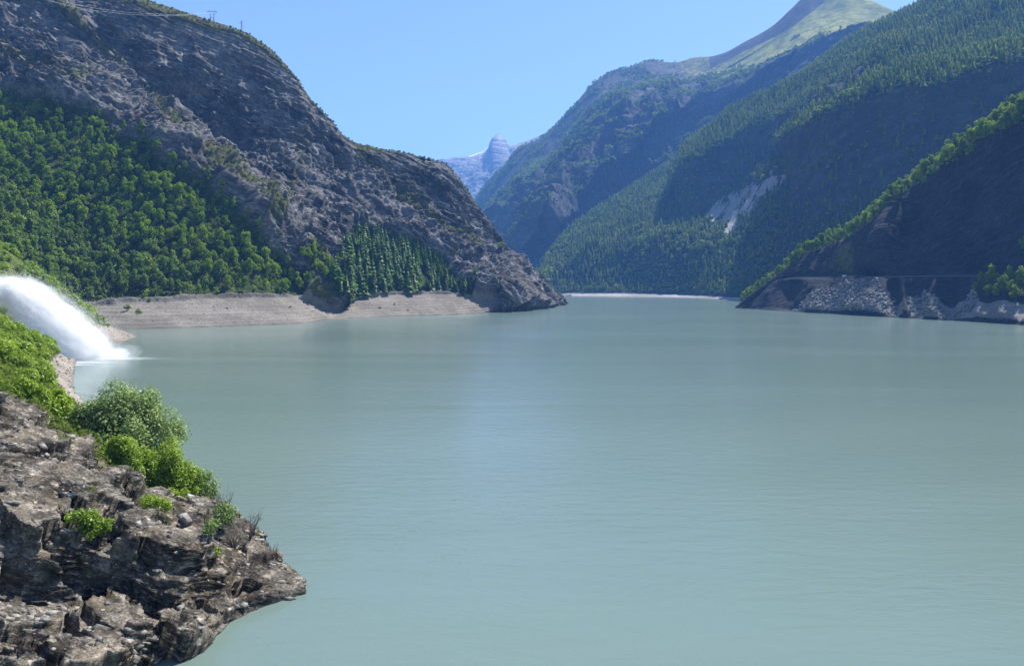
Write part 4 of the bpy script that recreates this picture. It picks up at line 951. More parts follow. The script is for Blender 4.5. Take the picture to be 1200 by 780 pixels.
def cone_forest(r, centers, H, R, tint, layers=4, k=6):
    n = len(centers); V, Fq, T = [], [], []
    sc_ = 0.5+0.9*r.random(n); th0 = r.random(n)*6.28
    for l in range(layers):
        f0 = l/layers; zb = H*(0.12+0.8*f0); zt = H*min(1.0, 0.12+0.8*(f0+1.9/layers)); rb = R*(1-f0*0.82)
        base = []
        for j in range(k):
            th = th0+6.283*j/k+l; q = rb*sc_*r.uniform(0.65, 1.2, n)
            base.append(centers+np.stack([np.cos(th)*q, np.sin(th)*q, zb*sc_*r.uniform(.85, 1.1, n)], -1))
        topv = centers+np.stack([0*sc_, 0*sc_, zt*sc_], -1)
        blk = np.stack(base+[topv], 1); o = sum(len(x) for x in V)
        V.append(blk.reshape(-1, 3)); b = o+np.arange(n)[:, None]*(k+1)
        for j in range(k): Fq.append(np.concatenate([b+j, b+(j+1) % k, b+k], 1)); T.append(tint)
    return np.concatenate(V), np.concatenate(Fq), np.concatenate(T)

# low growth in the near bank
mask = (BK.RP > 2.2)*(BK.U > -60)*(BK.T < 4.4)*(BK.RP < 4.8)
pts, _ = sample_on(BK, 5000, mask*1.0, 0.55, 21, 6)
merged_leaves('grass', pts, 16, 0.45, 0.9, 0.16, M_grassb, 'long green grass and herbs on the near bank', 'grass', 22, r.uniform(0.3, 1, len(pts)), elong=4)
mask = (FR.attrs['grass'] > 0.42)*(FR.RP > 4.4)*(FR.RP < 7.2)*(FR.U > -60)
pts, _ = sample_on(FR, 1700, mask*1.0, 0.35, 23, 10)
merged_leaves('rock_grass', pts, 12, 0.3, 0.45, 0.11, M_grassb, 'tufts of dry grass along the top of the near rocks', 'grass', 24, r.uniform(0.1, 0.9, len(pts)), elong=4)

# ---- scrub on the grey hill
mask = np.clip(LC.grass-0.35, 0, 1)*(LC.RP > 2.2)*(LC.RP < 5.2)*(LC.U > -40)*(LC.soil < 0.5)
pts, cells = sample_on(LC, 2600, mask, 3.0, 31, 8)
merged_leaves('scrub', pts, 18, 1.1, 1.3, 0.75, M_scrub, 'low dark scrub dotted over the grey rock hill', 'scrub', 32, r.uniform(0, 1, len(pts)))
# undergrowth in the wood
mask = (LC.soil > 0.5)*(LC.U > -40)*(LC.U < 380)
pts, cells = sample_on(LC, 5000, mask*1.0, 3.0, 33, 4)
merged_leaves('undergrowth', pts, 18, 2.4, 3.6, 0.9, M_wood, 'undergrowth between the trees of the left wood', 'undergrowth', 34, r.uniform(0.2, 0.9, len(pts)))

# ---- far forest on the right mountain
r = np.random.default_rng(77)
mask = FM.tree*(FM.U < 1230)*(FM.RP < 7.3)
pts, cells = sample_on(FM, 24000, mask, 6.2, 41, 5)
n3 = fbm(pts, 1/120., 3, seed=210); tint = np.clip(0.45+0.7*n3+r.normal(size=len(pts))*0.15, 0, 1)
isc = (fbm(pts, 1/160., 3, seed=211)+0.25*r.normal(size=len(pts))+0.25*sstep(200, 500, pts[:, 2])) > 0.05
merged_leaves('deciduous_forest', pts[~isc], 30, 4.6, 6.8, 3.3, M_forest, 'dense broadleaf forest on the right mountain slope', 'forest', 42, tint[~isc])
cv, cf, ct = cone_forest(r, pts[isc], 19, 4.2, tint[isc]*0.6)
tag(link('conifer_forest', mesh_np('conifer_forest', cv, cf, [M_forest], False, None, {'leafvar': r.random(len(cf)), 'tint': ct})), 'dark conifer forest on the right mountain slope', 'forest', kind='stuff')
mask = HM.tree*(HM.U < 1190)
pts, cells = sample_on(HM, 20000, mask, 9.0, 43, 4)
tint = np.clip(0.35+1.1*fbm(pts, 1/250., 3, seed=212)+r.normal(size=len(pts))*0.15, 0, 1)
merged_leaves('high_forest', pts, 8, 5.5, 8.5, 6.0, M_forest, 'distant forest on the lower flanks of the high mountain', 'forest', 44, tint)

# ---- the band of trees along the crest of the dark spur: each its own tree
r = np.random.default_rng(78)
mask = (RS.RP > 5.55)*(RS.RP < 6.5)*(RS.U > 868)*(RS.U < 1235)
pts, cells = sample_on(RS, 220, mask*1.0, 5.2, 51, 60)
REST = []
for ti, (p, (i, j)) in enumerate(zip(pts, cells)):
    u = RS.U[i, j]; tint = np.clip(r.uniform(0.25, 1.0), 0, 1)
    if RS.RP[i, j] > 6.12 or (u < 1000 and ti % 3): REST.append((p, tint, r.uniform(0.9, 1.4)*(0.7 if u < 930 else 1))); continue
    where = 'at the low lakeward end of the spur' if u < 950 else ('halfway up the crest of the dark spur' if u < 1090 else 'high on the crest of the dark spur')
    plant('broadleaf_tree', BROAD[r.integers(0, 8)], p-np.array([0, 0, 0.3]), r.uniform(0.9, 1.4)*(0.7 if u < 930 else 1), r.random()*6.28, f'{"bright" if tint > .6 else "dark"} green tree {where}', 'tree', 'trees along the crest of the dark spur', tint)
merged_trees('crest_wood', REST, BROAD, 'further trees filling the wooded crest of the dark spur', 'wood', 206, M_wood)
for k, (u, v, s, t, lb) in enumerate([(1150, 338, .8, .55, 'green tree at the left of the shore clump under the dark wall'), (1163, 336, 1.0, .6, 'tall green tree in the shore clump under the dark wall'), (1175, 345, .9, .45, 'dark tree in the middle of the shore clump'), (1186, 348, .8, .5, 'tree in the shore clump above the pale beach'),
        (1158, 350, .7, .35, 'low dark tree at the front of the shore clump'), (1196, 340, 1.0, .5, 'tree at the right of the shore clump by the road end'), (1168, 352, .7, .6, 'small bright tree low at the front of the shore clump'), (1190, 356, .7, .45, 'dark low tree above the pale beach by the frame edge'), (1143, 344, .55, .6, 'small tree at the very left of the shore clump, by the scree'), (1182, 332, .8, .65, 'bright tree at the back of the shore clump by the road'), (1208, 335, 1.1, .4, 'tall tree partly cut by the frame at the shore clump'), (1200, 298, .9, .55, 'lone tree on the dark wall above the shore clump'), (1215, 350, 1.0, .5, 'tree beyond the shore clump at the frame edge'),
        (1008, 296, .5, .45, 'small tree in the gully left of the pale rib'), (1000, 303, .4, .4, 'smaller tree below the one in the gully'), (1012, 288, .35, .4, 'bushy tree at the top of the gully')]):
    p = foot(RS, u, v, RS.RP < 5.8)
    plant('broadleaf_tree', BROAD[k % 8], p-np.array([0, 0, .3]), s*(1.3 if u > 1100 else 0.95), k*1.1, lb, 'tree', None, t)
mask = (np.clip(RS.attrs['grass'], 0, 1) > 0.5)*(RS.U < 1230)
pts, _ = sample_on(RS, 900, mask*1.0, 2.5, 52, 8)
merged_leaves('spur_scrub', pts, 16, 1.5, 1.6, 0.9, M_scrub, 'scrub on the ledges of the dark spur', 'scrub', 53, r.uniform(0.2, 0.9, len(pts)))

# ================================================================== STONES
def rock_template(seed, n=18):
    import bmesh
    bm = bmesh.new(); rr = random.Random(seed)
    for _ in range(n):
        v = [rr.gauss(0, 1) for _ in range(3)]; l = math.sqrt(sum(x*x for x in v)); bm.verts.new([x/l*rr.uniform(.75, 1.1) for x in v])
    bmesh.ops.convex_hull(bm, input=bm.verts)
    bmesh.ops.delete(bm, geom=[v for v in bm.verts if not v.link_faces], context='VERTS')
    bm.verts.index_update()
    V = np.array([v.co[:] for v in bm.verts]); Ff = np.array([[v.index for v in f.verts] for f in bm.faces if len(f.verts) == 3]); bm.free()
    return V, Ff
def stones(name, pts, smin, smax, mat, label, cat, seed, pw=2.5):
    r = np.random.default_rng(seed); V, Fq, T, o = [], [], [], 0
    temps = [rock_template(seed*10+k) for k in range(6)]
    for p in pts:
        v, f = temps[r.integers(0, 6)]
        s = smin+(smax-smin)*r.random()**pw; a = r.random()*6.28; c, s_ = math.cos(a), math.sin(a)
        w_ = v*np.array([1, r.uniform(.6, 1), r.uniform(.45, .85)])*s
        w_ = np.stack([w_[:, 0]*c-w_[:, 1]*s_, w_[:, 0]*s_+w_[:, 1]*c, w_[:, 2]], -1)+p+np.array([0, 0, s*0.15])
        V.append(w_); Fq.append(f+o); o += len(w_); T.append(np.full(len(f), r.random()))
    me = mesh_np(name, np.concatenate(V), np.concatenate(Fq), [mat], False, None, {'tint': np.concatenate(T)})
    return tag(link(name, me), label, cat, None, 'stuff')
def stone_mat(name, a, b, c):
    m = NT(name); t = m.attr('tint'); n = m.noise(m.obj(), 1.2, 6, 0.7)
    col = m.mix(m.math('MULTIPLY', n, 0.5), m.ramp(t, [(0.0, a), (0.6, b), (1.0, c)]), a)
    return m.surf(m.principled(col, 0.9, 0.15, m.bump(n, 0.15)))
M_rub = stone_mat('rubble_stone', (0.09, 0.09, 0.095), (0.17, 0.168, 0.17), (0.42, 0.41, 0.4))
M_peb = stone_mat('beach_stone', (0.2, 0.175, 0.15), (0.33, 0.29, 0.25), (0.48, 0.43, 0.38))
M_blk = stone_mat('near_stone', (0.1, 0.09, 0.08), (0.2, 0.18, 0.16), (0.42, 0.39, 0.35))
pts, _ = sample_on(RS, 4500, (RS.scree > 0.4)*1.0*(RS.RP > 1.0), 0.8, 61, 8)
stones('rubble', pts, 0.3, 2.2, M_rub, 'grey block rubble below the road on the right shore', 'rubble', 62, 5)
pts, _ = sample_on(LC, 1600, (LC.beach > 0.6)*(LC.RP > 0.98)*(LC.U > 120)*1.0, 1.5, 63, 5)
stones('beach_stones', pts, 0.15, 0.75, M_peb, 'scattered stones on the drawn-down gravel beaches', 'stones', 64, 3)
pts, _ = sample_on(JL, 500, (JL.bch > 0.6)*(JL.RP > 1.0)*(JL.U > 60)*1.0, 0.6, 65, 8)
p2, _ = sample_on(BK, 900, (BK.bch > 0.5)*(BK.RP > 1.0)*(BK.T < 2.6)*1.0, 0.5, 66, 8)
stones('bank_stones', np.concatenate([pts, p2]), 0.12, 0.7, M_peb, 'pale stones on the shore beside the water jet', 'stones', 67, 3)
M_chip = rock_mat('broken_schist', (0.06, 0.055, 0.05), (0.2, 0.185, 0.165), (0.5, 0.47, 0.42), 0.5, NBF, 0.05, ochre=0.1, stretch=0.4, chips=0.6)
def slabs(name, L, mask, n, spacing, smin, smax, nrm, strike, mat, label, cat, seed, sink=0.6):
    """angular broken slabs lying roughly along the rock's beds"""
    r = np.random.default_rng(seed); temps = []
    for k in range(8):
        c8 = np.array([[x_, y_, z_] for x_ in (-1, 1) for y_ in (-1, 1) for z_ in (-1, 1)], float)
        v = c8*r.uniform(0.55, 1.15, (8, 3))+r.normal(size=(8, 3))*0.12
        temps.append((v, np.array([[0, 1, 3], [0, 3, 2], [4, 6, 7], [4, 7, 5], [0, 4, 5], [0, 5, 1], [2, 3, 7], [2, 7, 6], [0, 2, 6], [0, 6, 4], [1, 5, 7], [1, 7, 3]])))
    a = strike-nrm*(strike @ nrm); a /= np.linalg.norm(a); b = np.cross(nrm, a)
    pts, _ = sample_on(L, n, mask, spacing, seed, 6); V, Fq, o = [], [], 0
    for p in pts:
        v, f = temps[r.integers(0, 8)]; s_ = smin+(smax-smin)*r.random()**2.5; th = r.normal()*0.45
        nn = nrm+r.normal(size=3)*0.16; nn /= np.linalg.norm(nn)
        t = a*math.cos(th)+b*math.sin(th); t -= nn*(t @ nn); t /= np.linalg.norm(t); q = np.cross(nn, t)
        w_ = (v[:, :1]*t*r.uniform(.8, 1.8)+v[:, 1:2]*q*r.uniform(.45, .9)+v[:, 2:3]*nn*r.uniform(.16, .42))*s_+p-nn*s_*sink*0.4
        V.append(w_); Fq.append(f+o); o += len(w_)
    V = np.concatenate(V); z = np.zeros(len(V))
    me = mesh_np(name, V, np.concatenate(Fq), [mat], False, {'grass': z, 'beach': z, 'soil': z, 'snow': z})
    return tag(link(name, me), label, cat, None, 'stuff')
slabs('rock_slabs', FR, (FR.RP > 0.98)*(FR.RP < 6.4)*(FR.U > -60)*(FR.U < 345)*(1-((FR.RP > 2.7)*(FR.RP < 4.2)))*sstep(0.0, 0.35, fbm(FR.G.reshape(-1, 3), 1/3.5, 3, seed=300).reshape(FR.U.shape)), 1500, 0.3, 0.07, 0.6, NBF, LF, M_chip, 'broken slabs lying on the ledges of the near rock outcrop', 'rock slabs', 71)
slabs('cliff_blocks', LC, (LC.rock > 0.6)*(LC.RP > 1.1)*(LC.RP < 5.0)*(LC.U > -30)*sstep(-0.1, 0.3, fbm(LC.G.reshape(-1, 3), 1/45., 3, seed=301).reshape(LC.U.shape)), 3000, 2.2, 0.7, 4.5, NB, Lbed, M_cliff, 'angular blocks and ledges standing out of the grey cliff', 'rock blocks', 72)
p3, _ = sample_on(FR, 700, (FR.RP > 1.0)*(FR.RP < 6.4)*(FR.N2[..., 2] > 0.55)*(FR.U > -40)*1.0, 0.3, 68, 8)
stones('rock_debris', p3, 0.06, 0.4, M_blk, 'broken stones lying on the ledges of the near rocks', 'stones', 69, 3)

# ================================================================== WATER JET
path = np.array([(-110, 352, 322, 6.2), (-60, 342, 323, 6.2), (0, 341, 323, 6.2), (22, 345, 323, 7.6), (42, 361, 323, 9.8), (62, 380, 323, 11.0), (82, 398, 323, 11.0), (100, 412, 323, 10.2), (112, 422, 322, 9.4)])
cp = np.array([at(u, v, d) for u, v, d, _ in path]); tt = np.linspace(0, 8, 260)
ctr = pchip(range(9), cp, tt); rad = pchip(range(9), path[:, 3:4], tt)[:, 0]
tan = np.gradient(ctr, axis=0); tan /= np.linalg.norm(tan, axis=1, keepdims=True)
sy = np.array([0, 1.0, 0]); bi = np.cross(tan, sy); bi /= np.linalg.norm(bi, axis=1, keepdims=True)
r = np.random.default_rng(91)
m = NT('spray'); 
a = m.n('ShaderNodeBsdfDiffuse'); a.inputs[0].default_value = (0.93, 0.95, 0.96, 1)
b = m.n('ShaderNodeBsdfTranslucent'); b.inputs[0].default_value = (0.93, 0.95, 0.96, 1)
mx = m.n('ShaderNodeMixShader'); mx.inputs[0].default_value = 0.8
m.t.links.new(a.outputs[0], mx.inputs[1]); m.t.links.new(b.outputs[0], mx.inputs[2]); M_spray = m.surf(mx.outputs[0])
th = np.linspace(0, 2*math.pi, 64, endpoint=False)
al = np.repeat(np.cumsum(np.r_[0, np.linalg.norm(np.diff(ctr, axis=0), axis=1)])[:, None], 64, 1)
def hull(k, amp, seed):
    """a closed ragged tube round the jet's path, k = share of its full radius"""
    ring = ctr[:, None]+k*rad[:, None, None]*(np.cos(th)[None, :, None]*bi[:, None]+np.sin(th)[None, :, None]*sy*0.9)
    nrm = (ring-ctr[:, None]); nrm /= np.linalg.norm(nrm, axis=-1, keepdims=True)
    q = np.stack([al/13., (ring[..., 1]-322)/1.9, (ring[..., 2]+0.75*ring[..., 0])/1.9], -1).reshape(-1, 3)
    ring = ring+nrm*(fbm(q, 1.0, 5, 0.6, seed).reshape(al.shape)*amp)[..., None]
    ring[..., 2] = np.maximum(ring[..., 2], 0.03)
    idx = np.arange(260*64).reshape(260, 64); nx_ = np.roll(idx, -1, 1)
    fq = np.stack([idx[:-1], nx_[:-1], nx_[1:], idx[1:]], -1).reshape(-1, 4)[:, ::-1].copy()
    n0 = 260*64; caps = np.array([[n0, (j_+1) % 64, j_] for j_ in range(64)]+[[n0+1, 259*64+j_, 259*64+(j_+1) % 64] for j_ in range(64)])[:, ::-1].copy()
    return np.concatenate([ring.reshape(-1, 3), ctr[:1], ctr[-1:]]), [fq, caps]
def vol(name, dens):
    m = NT(name); pv = m.n('ShaderNodeVolumePrincipled'); pv.inputs['Color'].default_value = (0.995, 0.997, 1, 1); pv.inputs['Density'].default_value = dens
    m.t.links.new(pv.outputs[0], m.out.inputs['Volume']); return m.m
# droplets thinning out round the dense core, streaming along it
nd = 90000
k = (r.random(nd)**0.8*259).astype(int)
g1 = r.normal(size=nd)*0.45; g2 = r.normal(size=nd)*0.45
puff = 1+0.5*fbm(np.stack([k/9., g1*2, g2*2], -1), 1.0, 3, seed=221)
low = np.where(g1*bi[k, 2] > 0, 1.25, 1.0)
P = ctr[k]+(bi[k]*(g1*low*puff*rad[k])[:, None])+sy*(g2*puff*rad[k])[:, None]
# splash cloud and mist at the landing
ns = 5000
S = np.array([at(113, 422, 322)])+r.normal(size=(ns, 3))*np.array([4.2, 4.0, 0.0]); S[:, 2] = np.abs(r.normal(size=ns))*2.6*np.exp(-np.abs(S[:, 0]-ctr[-1, 0])/9)+0.05
P = np.concatenate([P, S]); tg = np.concatenate([tan[k], unit(r, ns)*0.4+np.array([.6, 0, .4])])
keep = P[:, 2] > 0.02; P, tg = P[keep], tg[keep]; n = len(P)
sz = 0.04+0.1*r.random(n)**2
e1_ = unit(r, n); e2_ = np.cross(tg, e1_)
V4 = np.stack([P-tg*sz[:, None]*1.8, P+e1_*sz[:, None], P+e2_*sz[:, None], P+tg*sz[:, None]*1.8], 1)
tf = (np.arange(n)*4)[:, None, None]+np.array([[0, 1, 2], [0, 2, 3], [0, 3, 1], [1, 3, 2]])[None]
me = mesh_np('water_jet', V4.reshape(-1, 3), tf.reshape(-1, 3), [M_spray], False)
WJ = tag(link('water_jet', me), 'white jet of water arcing down from the left bank into the lake', 'water jet', kind='stuff')
for nm, k, amp, dens, seed in (('core', 0.72, 4.2, 0.5, 220), ('spray', 0.90, 6.0, 0.16, 221), ('mist', 1.10, 7.5, 0.03, 222)):
    vv, ff = hull(k, amp, seed); link(nm, mesh_np(nm, vv, ff, [vol('water_'+nm, dens)], True), WJ)
# the low cloud of spray where the jet strikes the lake
ph = np.linspace(0.0, math.pi/2, 28); sp_ = np.stack([np.cos(ph)[:, None]*np.cos(th)[None], np.cos(ph)[:, None]*np.sin(th)[None], np.repeat(np.sin(ph)[:, None], 64, 1)], -1)
nz_ = 1+0.55*fbm((sp_*2.2).reshape(-1, 3), 1.0, 4, 0.6, 230).reshape(28, 64)
for nm, sc3, dens in (('splash', (11.5, 8.5, 5.2), 0.10), ('splash_mist', (16.5, 10.5, 7.0), 0.022)):
    ws = at(112, 424, 321)*np.array([1, 1, 0])+np.array([1.5, 0, 0.04])+sp_*np.array(sc3)*nz_[..., None]
    idx = np.arange(28*64).reshape(28, 64); nx_ = np.roll(idx, -1, 1)
    fq = np.stack([idx[:-1], nx_[:-1], nx_[1:], idx[1:]], -1).reshape(-1, 4)
    bot = np.array([[28*64, (j_+1) % 64, j_] for j_ in range(64)])
    link(nm, mesh_np(nm, np.concatenate([ws.reshape(-1, 3), at(112, 424, 321)[None]*np.array([1, 1, 0])+np.array([[1.5, 0, 0.04]])]), [fq, bot], [vol('water_'+nm, dens)], True), WJ)

# ================================================================== PYLONS, CABLES, ROAD, CARS
m = NT('galvanised_steel'); M_steel = m.surf(m.principled(m.mix(m.noise(m.obj(), 2.0), (0.2, 0.21, 0.22), (0.32, 0.33, 0.34)), 0.5, 0.4, None, Metallic=0.6))
m = NT('cable_aluminium'); M_cable = m.surf(m.principled((0.55, 0.55, 0.55), 0.4, 0.5, None, Metallic=0.3))
m = NT('insulator_glass'); M_ins = m.surf(m.principled((0.2, 0.12, 0.08), 0.2, 0.5))
def bar(a, b, w_=0.16):
    return tube([np.array(a, float), np.array(b, float)], [w_, w_], 4)
def part(name, bars, mat, parent):
    v, f = join(bars); return link(name, mesh_np(name, v, f, [mat]), parent)
def ground_at(L, x, y):
    d = (L.G[..., 0]-x)**2+(L.G[..., 1]-y)**2; i, j = np.unravel_index(np.argmin(d), d.shape); return L.G[i, j]
p = ground_at(LC, (248.5-U0)*938/F, 938)
pz = max(p[2], H0+(V0-32)*938/F)
T1 = empty('transmission_tower', ((248.5-U0)*938/F, 938, H0+(V0-32.5)*938/F), 0.15); tag(T1, 'lattice pylon with a wide forked head on the hilltop', 'pylon')
# two lattice shafts rising side by side to a waist, then a V up to the crossarm
Ht = 20.0
for sx in (-1, 1):
    lg = []
    for sy_ in (-0.6, 0.6):
        for ex in (0.0, 1.1):
            lg.append(bar((sx*(2.9-ex), sy_, 0), (sx*(2.0-ex*0.6), sy_*.7, 12), 0.17))
    for z in range(0, 12, 2):
        a, b = 2.9-0.075*z, 1.8-0.035*z
        lg.append(bar((sx*a, 0.5, z), (sx*b, -0.5, z+2), 0.1)); lg.append(bar((sx*b, 0.5, z), (sx*a, -0.5, z+2), 0.1))
    part('leg', lg, M_steel, T1)
hd = []
for sx in (-1, 1):
    hd += [bar((sx*1.9, .3, 11.8), (sx*3.4, .3, Ht-2), .17), bar((sx*1.2, -.3, 11.8), (sx*2.2, -.3, Ht-2), .17), bar((sx*1.9, .3, 13.5), (sx*2.0, -.3, 15.5), .1), bar((sx*3.4, .3, Ht-2), (sx*2.6, 0, Ht), .15)]
hd += [bar((-1.9, 0, 12), (1.9, 0, 12), .13), bar((-1.9, .2, 9), (1.9, .2, 12), .1), bar((1.9, -.2, 9), (-1.9, -.2, 12), .1)]
part('head', hd, M_steel, T1)
ca = [bar((-5.4, 0, Ht-1.7), (5.4, 0, Ht-1.7), .16), bar((-5.4, 0, Ht-1.6), (-2.2, 0, Ht-0.9), .13), bar((5.4, 0, Ht-1.6), (2.2, 0, Ht-0.9), .13), bar((-2.2, 0, Ht-.9), (2.2, 0, Ht-.9), .13)]
for x_ in np.linspace(-4.6, 4.6, 9): ca.append(bar((x_, 0, Ht-1.7), (x_+.5, 0, Ht-1.0), .08))
part('crossarm', ca, M_steel, T1)
for x_ in (-5.2, 0, 5.2): part('insulator', [tube([(x_, 0, Ht-1.8), (x_, 0, Ht-2.4), (x_, 0, Ht-3.2)], [.18, .26, .14], 6)], M_ins, T1)
p = ground_at(LC, (283-U0)*944/F, 944)
pz = H0+(V0-40)*944/F
T2 = empty('transmission_tower', ((283-U0)*944/F, 944, pz), 0.5); tag(T2, 'slim single-mast pylon with staggered arms on the hilltop', 'pylon')
ms = []
for sx, sy_ in ((-1, -1), (1, -1), (1, 1), (-1, 1)): ms.append(bar((sx*.75, sy_*.75, 0), (sx*.3, sy_*.3, 15.5), .13))
for z in range(0, 15):
    a = .75-.45*z/15; s_ = 1 if z % 2 else -1
    ms += [bar((-a*s_, -a, z), (a*s_, -a, z+1), .07), bar((a*s_, a, z), (-a*s_, a, z+1), .07)]
part('mast', ms, M_steel, T2)
for x_, z in ((-3.0, 12.2), (3.4, 9.0), (1.6, 14.6)):
    c_ = part('crossarm', [bar((0, 0, z), (x_, 0, z), .12), bar((0, 0, z+1.1), (x_, 0, z), .09)], M_steel, T2)
    part('insulator', [tube([(x_*.95, 0, z), (x_*.95, 0, z-.9)], [.15, .12], 6)], M_ins, c_)

# power cables sagging across the face of the hill from beyond the frame to the forked pylon
def wire(name, pts_, label):
    pts_ = [np.array(q, float) for q in pts_]; s_ = np.linspace(0, len(pts_)-1, 60)
    pa = pchip(range(len(pts_)), np.array(pts_), s_)
    v, f = tube(pa, [0.075]*60, 5)
    tag(link(name, mesh_np(name, v, f, [M_cable], True)), label, 'cable', 'power cables over the grey hill')
base = np.array(T1.location)
wire('power_cable', [at(-160, -60, 640), at(75, 2, 760), at(135, 13, 800), at(198, 17.3, 850), base+np.array([-5.1, -.8, Ht-3.2])], 'upper of two pale power cables crossing the face of the hill')
wire('power_cable', [at(-160, -54, 637), at(75, 5.5, 757), at(135, 15.5, 797), at(198, 18.6, 848), base+np.array([0.0, -.0, Ht-3.2])], 'lower of two pale power cables crossing the face of the hill')

# the road bench on the dark spur, with its parapet
jj = [j for j in range(0, RS.G.shape[1], 6) if 905 < RS.U[0, j] < 1420]
io = int(np.argmin(np.abs(RS.RP[:, 0]-3.0))); ii = int(np.argmin(np.abs(RS.RP[:, 0]-4.0)))
Po, Pi = RS.G[io, jj], RS.G[ii, jj]
Pa = Po+(Pi-Po)*0.12; Pb = Po+(Pi-Po)*0.9
zc_ = np.maximum(Pa[:, 2], Pb[:, 2])+0.05; Pa = Pa.copy(); Pb = Pb.copy(); Pa[:, 2] = zc_; Pb[:, 2] = zc_
m = NT('asphalt'); M_asph = m.surf(m.principled(m.mix(m.noise(m.obj(), 1.5, 6), (0.045, 0.045, 0.047), (0.07, 0.07, 0.07)), 0.9, 0.2))
nj = len(jj); fq = np.stack([np.arange(nj-1), np.arange(1, nj), nj+np.arange(1, nj), nj+np.arange(nj-1)], -1)
tag(link('road', mesh_np('road', np.concatenate([Pa, Pb]), fq, [M_asph])), 'lakeside road on a bench across the dark spur', 'road', kind='structure')
m = NT('pale_concrete'); M_conc = m.surf(m.principled(m.mix(m.noise(m.obj(), 1.0, 5), (0.1, 0.1, 0.1), (0.17, 0.165, 0.16)), 0.9, 0.1))
off = (Po-Pi); off[:, 2] = 0; off /= np.linalg.norm(off, axis=1, keepdims=True)
A0 = Pa+off*0.25; A1 = Pa+off*0.65
pr = np.stack([A0-[0, 0, 1.0], A0+[0, 0, 0.75], A1+[0, 0, 0.75], A1-[0, 0, 1.0]], 1)
idx = np.arange(nj*4).reshape(nj, 4)
fq = np.concatenate([np.stack([idx[:-1, a], idx[:-1, (a+1) % 4], idx[1:, (a+1) % 4], idx[1:, a]], -1) for a in range(4)])
tag(link('parapet', mesh_np('parapet', pr.reshape(-1, 3), fq, [M_conc])), 'low pale parapet along the lakeside road', 'parapet')

def paint(name, c): 
    m = NT(name); return m.surf(m.principled(m.mix(m.noise(m.obj(), 3.0), c, tuple(x*.92 for x in c)), 0.3, 0.5))
M_glass = paint('dark_window_glass', (0.02, 0.025, 0.03)); M_tyre = paint('tyre_rubber', (0.02, 0.02, 0.02)); M_rim = paint('wheel_rim', (0.4, 0.4, 0.42))
def prism(prof, w_, z0=0):
    """side profile (x,z) extruded across the width"""
    n = len(prof); v = [(x, -w_/2, z) for x, z in prof]+[(x, w_/2, z) for x, z in prof]
    return v, [list(range(n))[::-1], list(range(n, 2*n))]+[[i, (i+1) % n, n+(i+1) % n, n+i] for i in range(n)]
def vehicle(name, u, label, cat, prof, win, w_, L_, col, rev):
    k = int(np.argmin(np.abs(RS.U[io, jj]-u))); a = Pa[k]*0.62+Pb[k]*0.38; t = Pa[min(k+2, nj-1)]-Pa[k-2]
    e = empty(name, a, math.atan2(t[1], t[0])+(math.pi if rev else 0)); tag(e, label, cat)
    def add(nm, vf, mat, par=e):
        me = bpy.data.meshes.new(nm); me.from_pydata(vf[0], [], vf[1]); me.materials.append(mat); return link(nm, me, par)
    bd = add('body', prism(prof, w_), paint(name+'_paint', col))
    bv = bd.modifiers.new('bevel', 'BEVEL'); bv.width = 0.06; bv.segments = 2
    for s_ in (-1, 1):
        add('window', [[(x, s_*(w_/2+0.012), z) for x, z in win]+[(x, s_*(w_/2-0.03), z) for x, z in win], [list(range(len(win))), list(range(len(win), 2*len(win)))]+[[i, (i+1) % len(win), len(win)+(i+1) % len(win), len(win)+i] for i in range(len(win))]], M_glass)
        for x in (-L_*.31, L_*.31):
            v, f = tube([(x, s_*(w_/2-.2), .32), (x, s_*(w_/2+.02), .32)], [.32, .32], 14)
            vl = [tuple(q) for q in v]; fl = [list(q) for q in f]+[list(range(14)), list(range(14, 28))]
            wo = add('wheel', (vl, fl), M_tyre)
            v2, f2 = tube([(x, s_*(w_/2+.0), .32), (x, s_*(w_/2+.035), .32)], [.19, .19], 10)
            add('rim', ([tuple(q) for q in v2], [list(q) for q in f2]+[list(range(10)), list(range(10, 20))]), M_rim, wo)
vehicle('van', 990, 'white van on the lakeside road across the dark spur', 'van',
        [(-2.5, .35), (-2.5, 2.2), (-2.3, 2.35), (1.1, 2.35), (1.9, 1.45), (2.5, 1.15), (2.55, .35)], [(0.1, 1.4), (.1, 2.05), (1.0, 2.05), (1.55, 1.4)], 2.0, 5.1, (0.85, 0.85, 0.86), False)
vehicle('car', 1013, 'light grey car on the road some way behind the van', 'car',
        [(-2.1, .35), (-2.15, .9), (-1.7, 1.0), (-1.1, 1.5), (.4, 1.5), (1.1, .98), (2.0, .8), (2.1, .35)], [(-1.4, 1.02), (-1.0, 1.4), (.35, 1.4), (.9, 1.02)], 1.78, 4.2, (0.5, 0.52, 0.54), True)

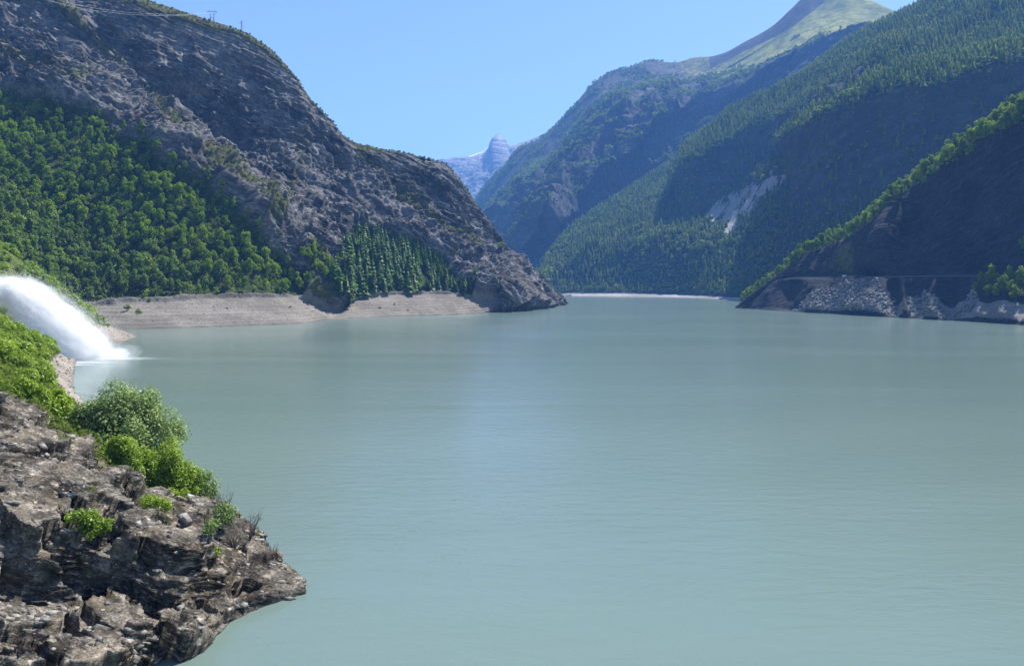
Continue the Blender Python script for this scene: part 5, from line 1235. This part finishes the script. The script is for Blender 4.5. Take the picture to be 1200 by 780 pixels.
# ================================================================== LIGHT, AIR, CAMERA
sc = bpy.context.scene
w = bpy.data.worlds.new('World'); sc.world = w; w.use_nodes = True
nt = w.node_tree; bg = nt.nodes['Background']
sky = nt.nodes.new('ShaderNodeTexSky'); sky.sky_type = 'NISHITA'; sky.sun_disc = False
sky.sun_elevation = SUN_EL; sky.sun_rotation = SUN_AZ; sky.altitude = 1000; sky.air_density = 1.0; sky.dust_density = 0.5; sky.ozone_density = 2.2
nt.links.new(sky.outputs[0], bg.inputs[0]); bg.inputs[1].default_value = 0.1
sd = bpy.data.lights.new('sun', 'SUN'); sd.energy = 5.0; sd.angle = math.radians(0.53); sd.color = (1.0, 0.95, 0.87)
so = bpy.data.objects.new('sun', sd); C.objects.link(so)
from mathutils import Vector
so.rotation_euler = Vector(SUN).to_track_quat('Z', 'Y').to_euler(); so.location = (300, 200, 600)

HAZE = 0.00008
if HAZE:
    m = NT('mountain_air')
    pv = m.n('ShaderNodeVolumePrincipled'); pv.inputs['Color'].default_value = (0.17, 0.42, 1.0, 1); pv.inputs['Density'].default_value = HAZE
    pv.inputs['Anisotropy'].default_value = 0.1
    m.t.links.new(pv.outputs[0], m.out.inputs['Volume'])
    bx0, bx1 = np.array([-7600, -1000, -20.]), np.array([7600, 12500, 1950.])
    vs = [[(bx0, bx1)[i][0], (bx0, bx1)[j][1], (bx0, bx1)[k][2]] for i in (0, 1) for j in (0, 1) for k in (0, 1)]
    me = mesh_np('haze', vs, np.array([[0, 1, 3, 2], [4, 6, 7, 5], [0, 4, 5, 1], [2, 3, 7, 6], [0, 2, 6, 4], [1, 5, 7, 3]]), [m.m])
    tag(link('haze', me), 'pale blue haze filling the valley', 'haze', kind='stuff')

cd = bpy.data.cameras.new('camera'); cam = bpy.data.objects.new('camera', cd); C.objects.link(cam); sc.camera = cam
cam.location = (0, 0, H0); cam.rotation_euler = (math.pi/2, 0, 0)
cd.sensor_width = 36; cd.lens = F/1200*36; cd.shift_y = -(390-V0)/1200
cd.clip_start = 0.5; cd.clip_end = 40000
sc.view_settings.view_transform = 'Standard'; sc.view_settings.look = 'None'; sc.view_settings.gamma = 1; sc.view_settings.use_curve_mapping = False
sc.view_settings.exposure = 1.0
sc.cycles.volume_bounces = 24; sc.cycles.max_bounces = 26; sc.cycles.diffuse_bounces = 5; sc.cycles.glossy_bounces = 3; sc.cycles.transmission_bounces = 4; sc.cycles.transparent_max_bounces = 16
sc.cycles.caustics_reflective = False; sc.cycles.caustics_refractive = False
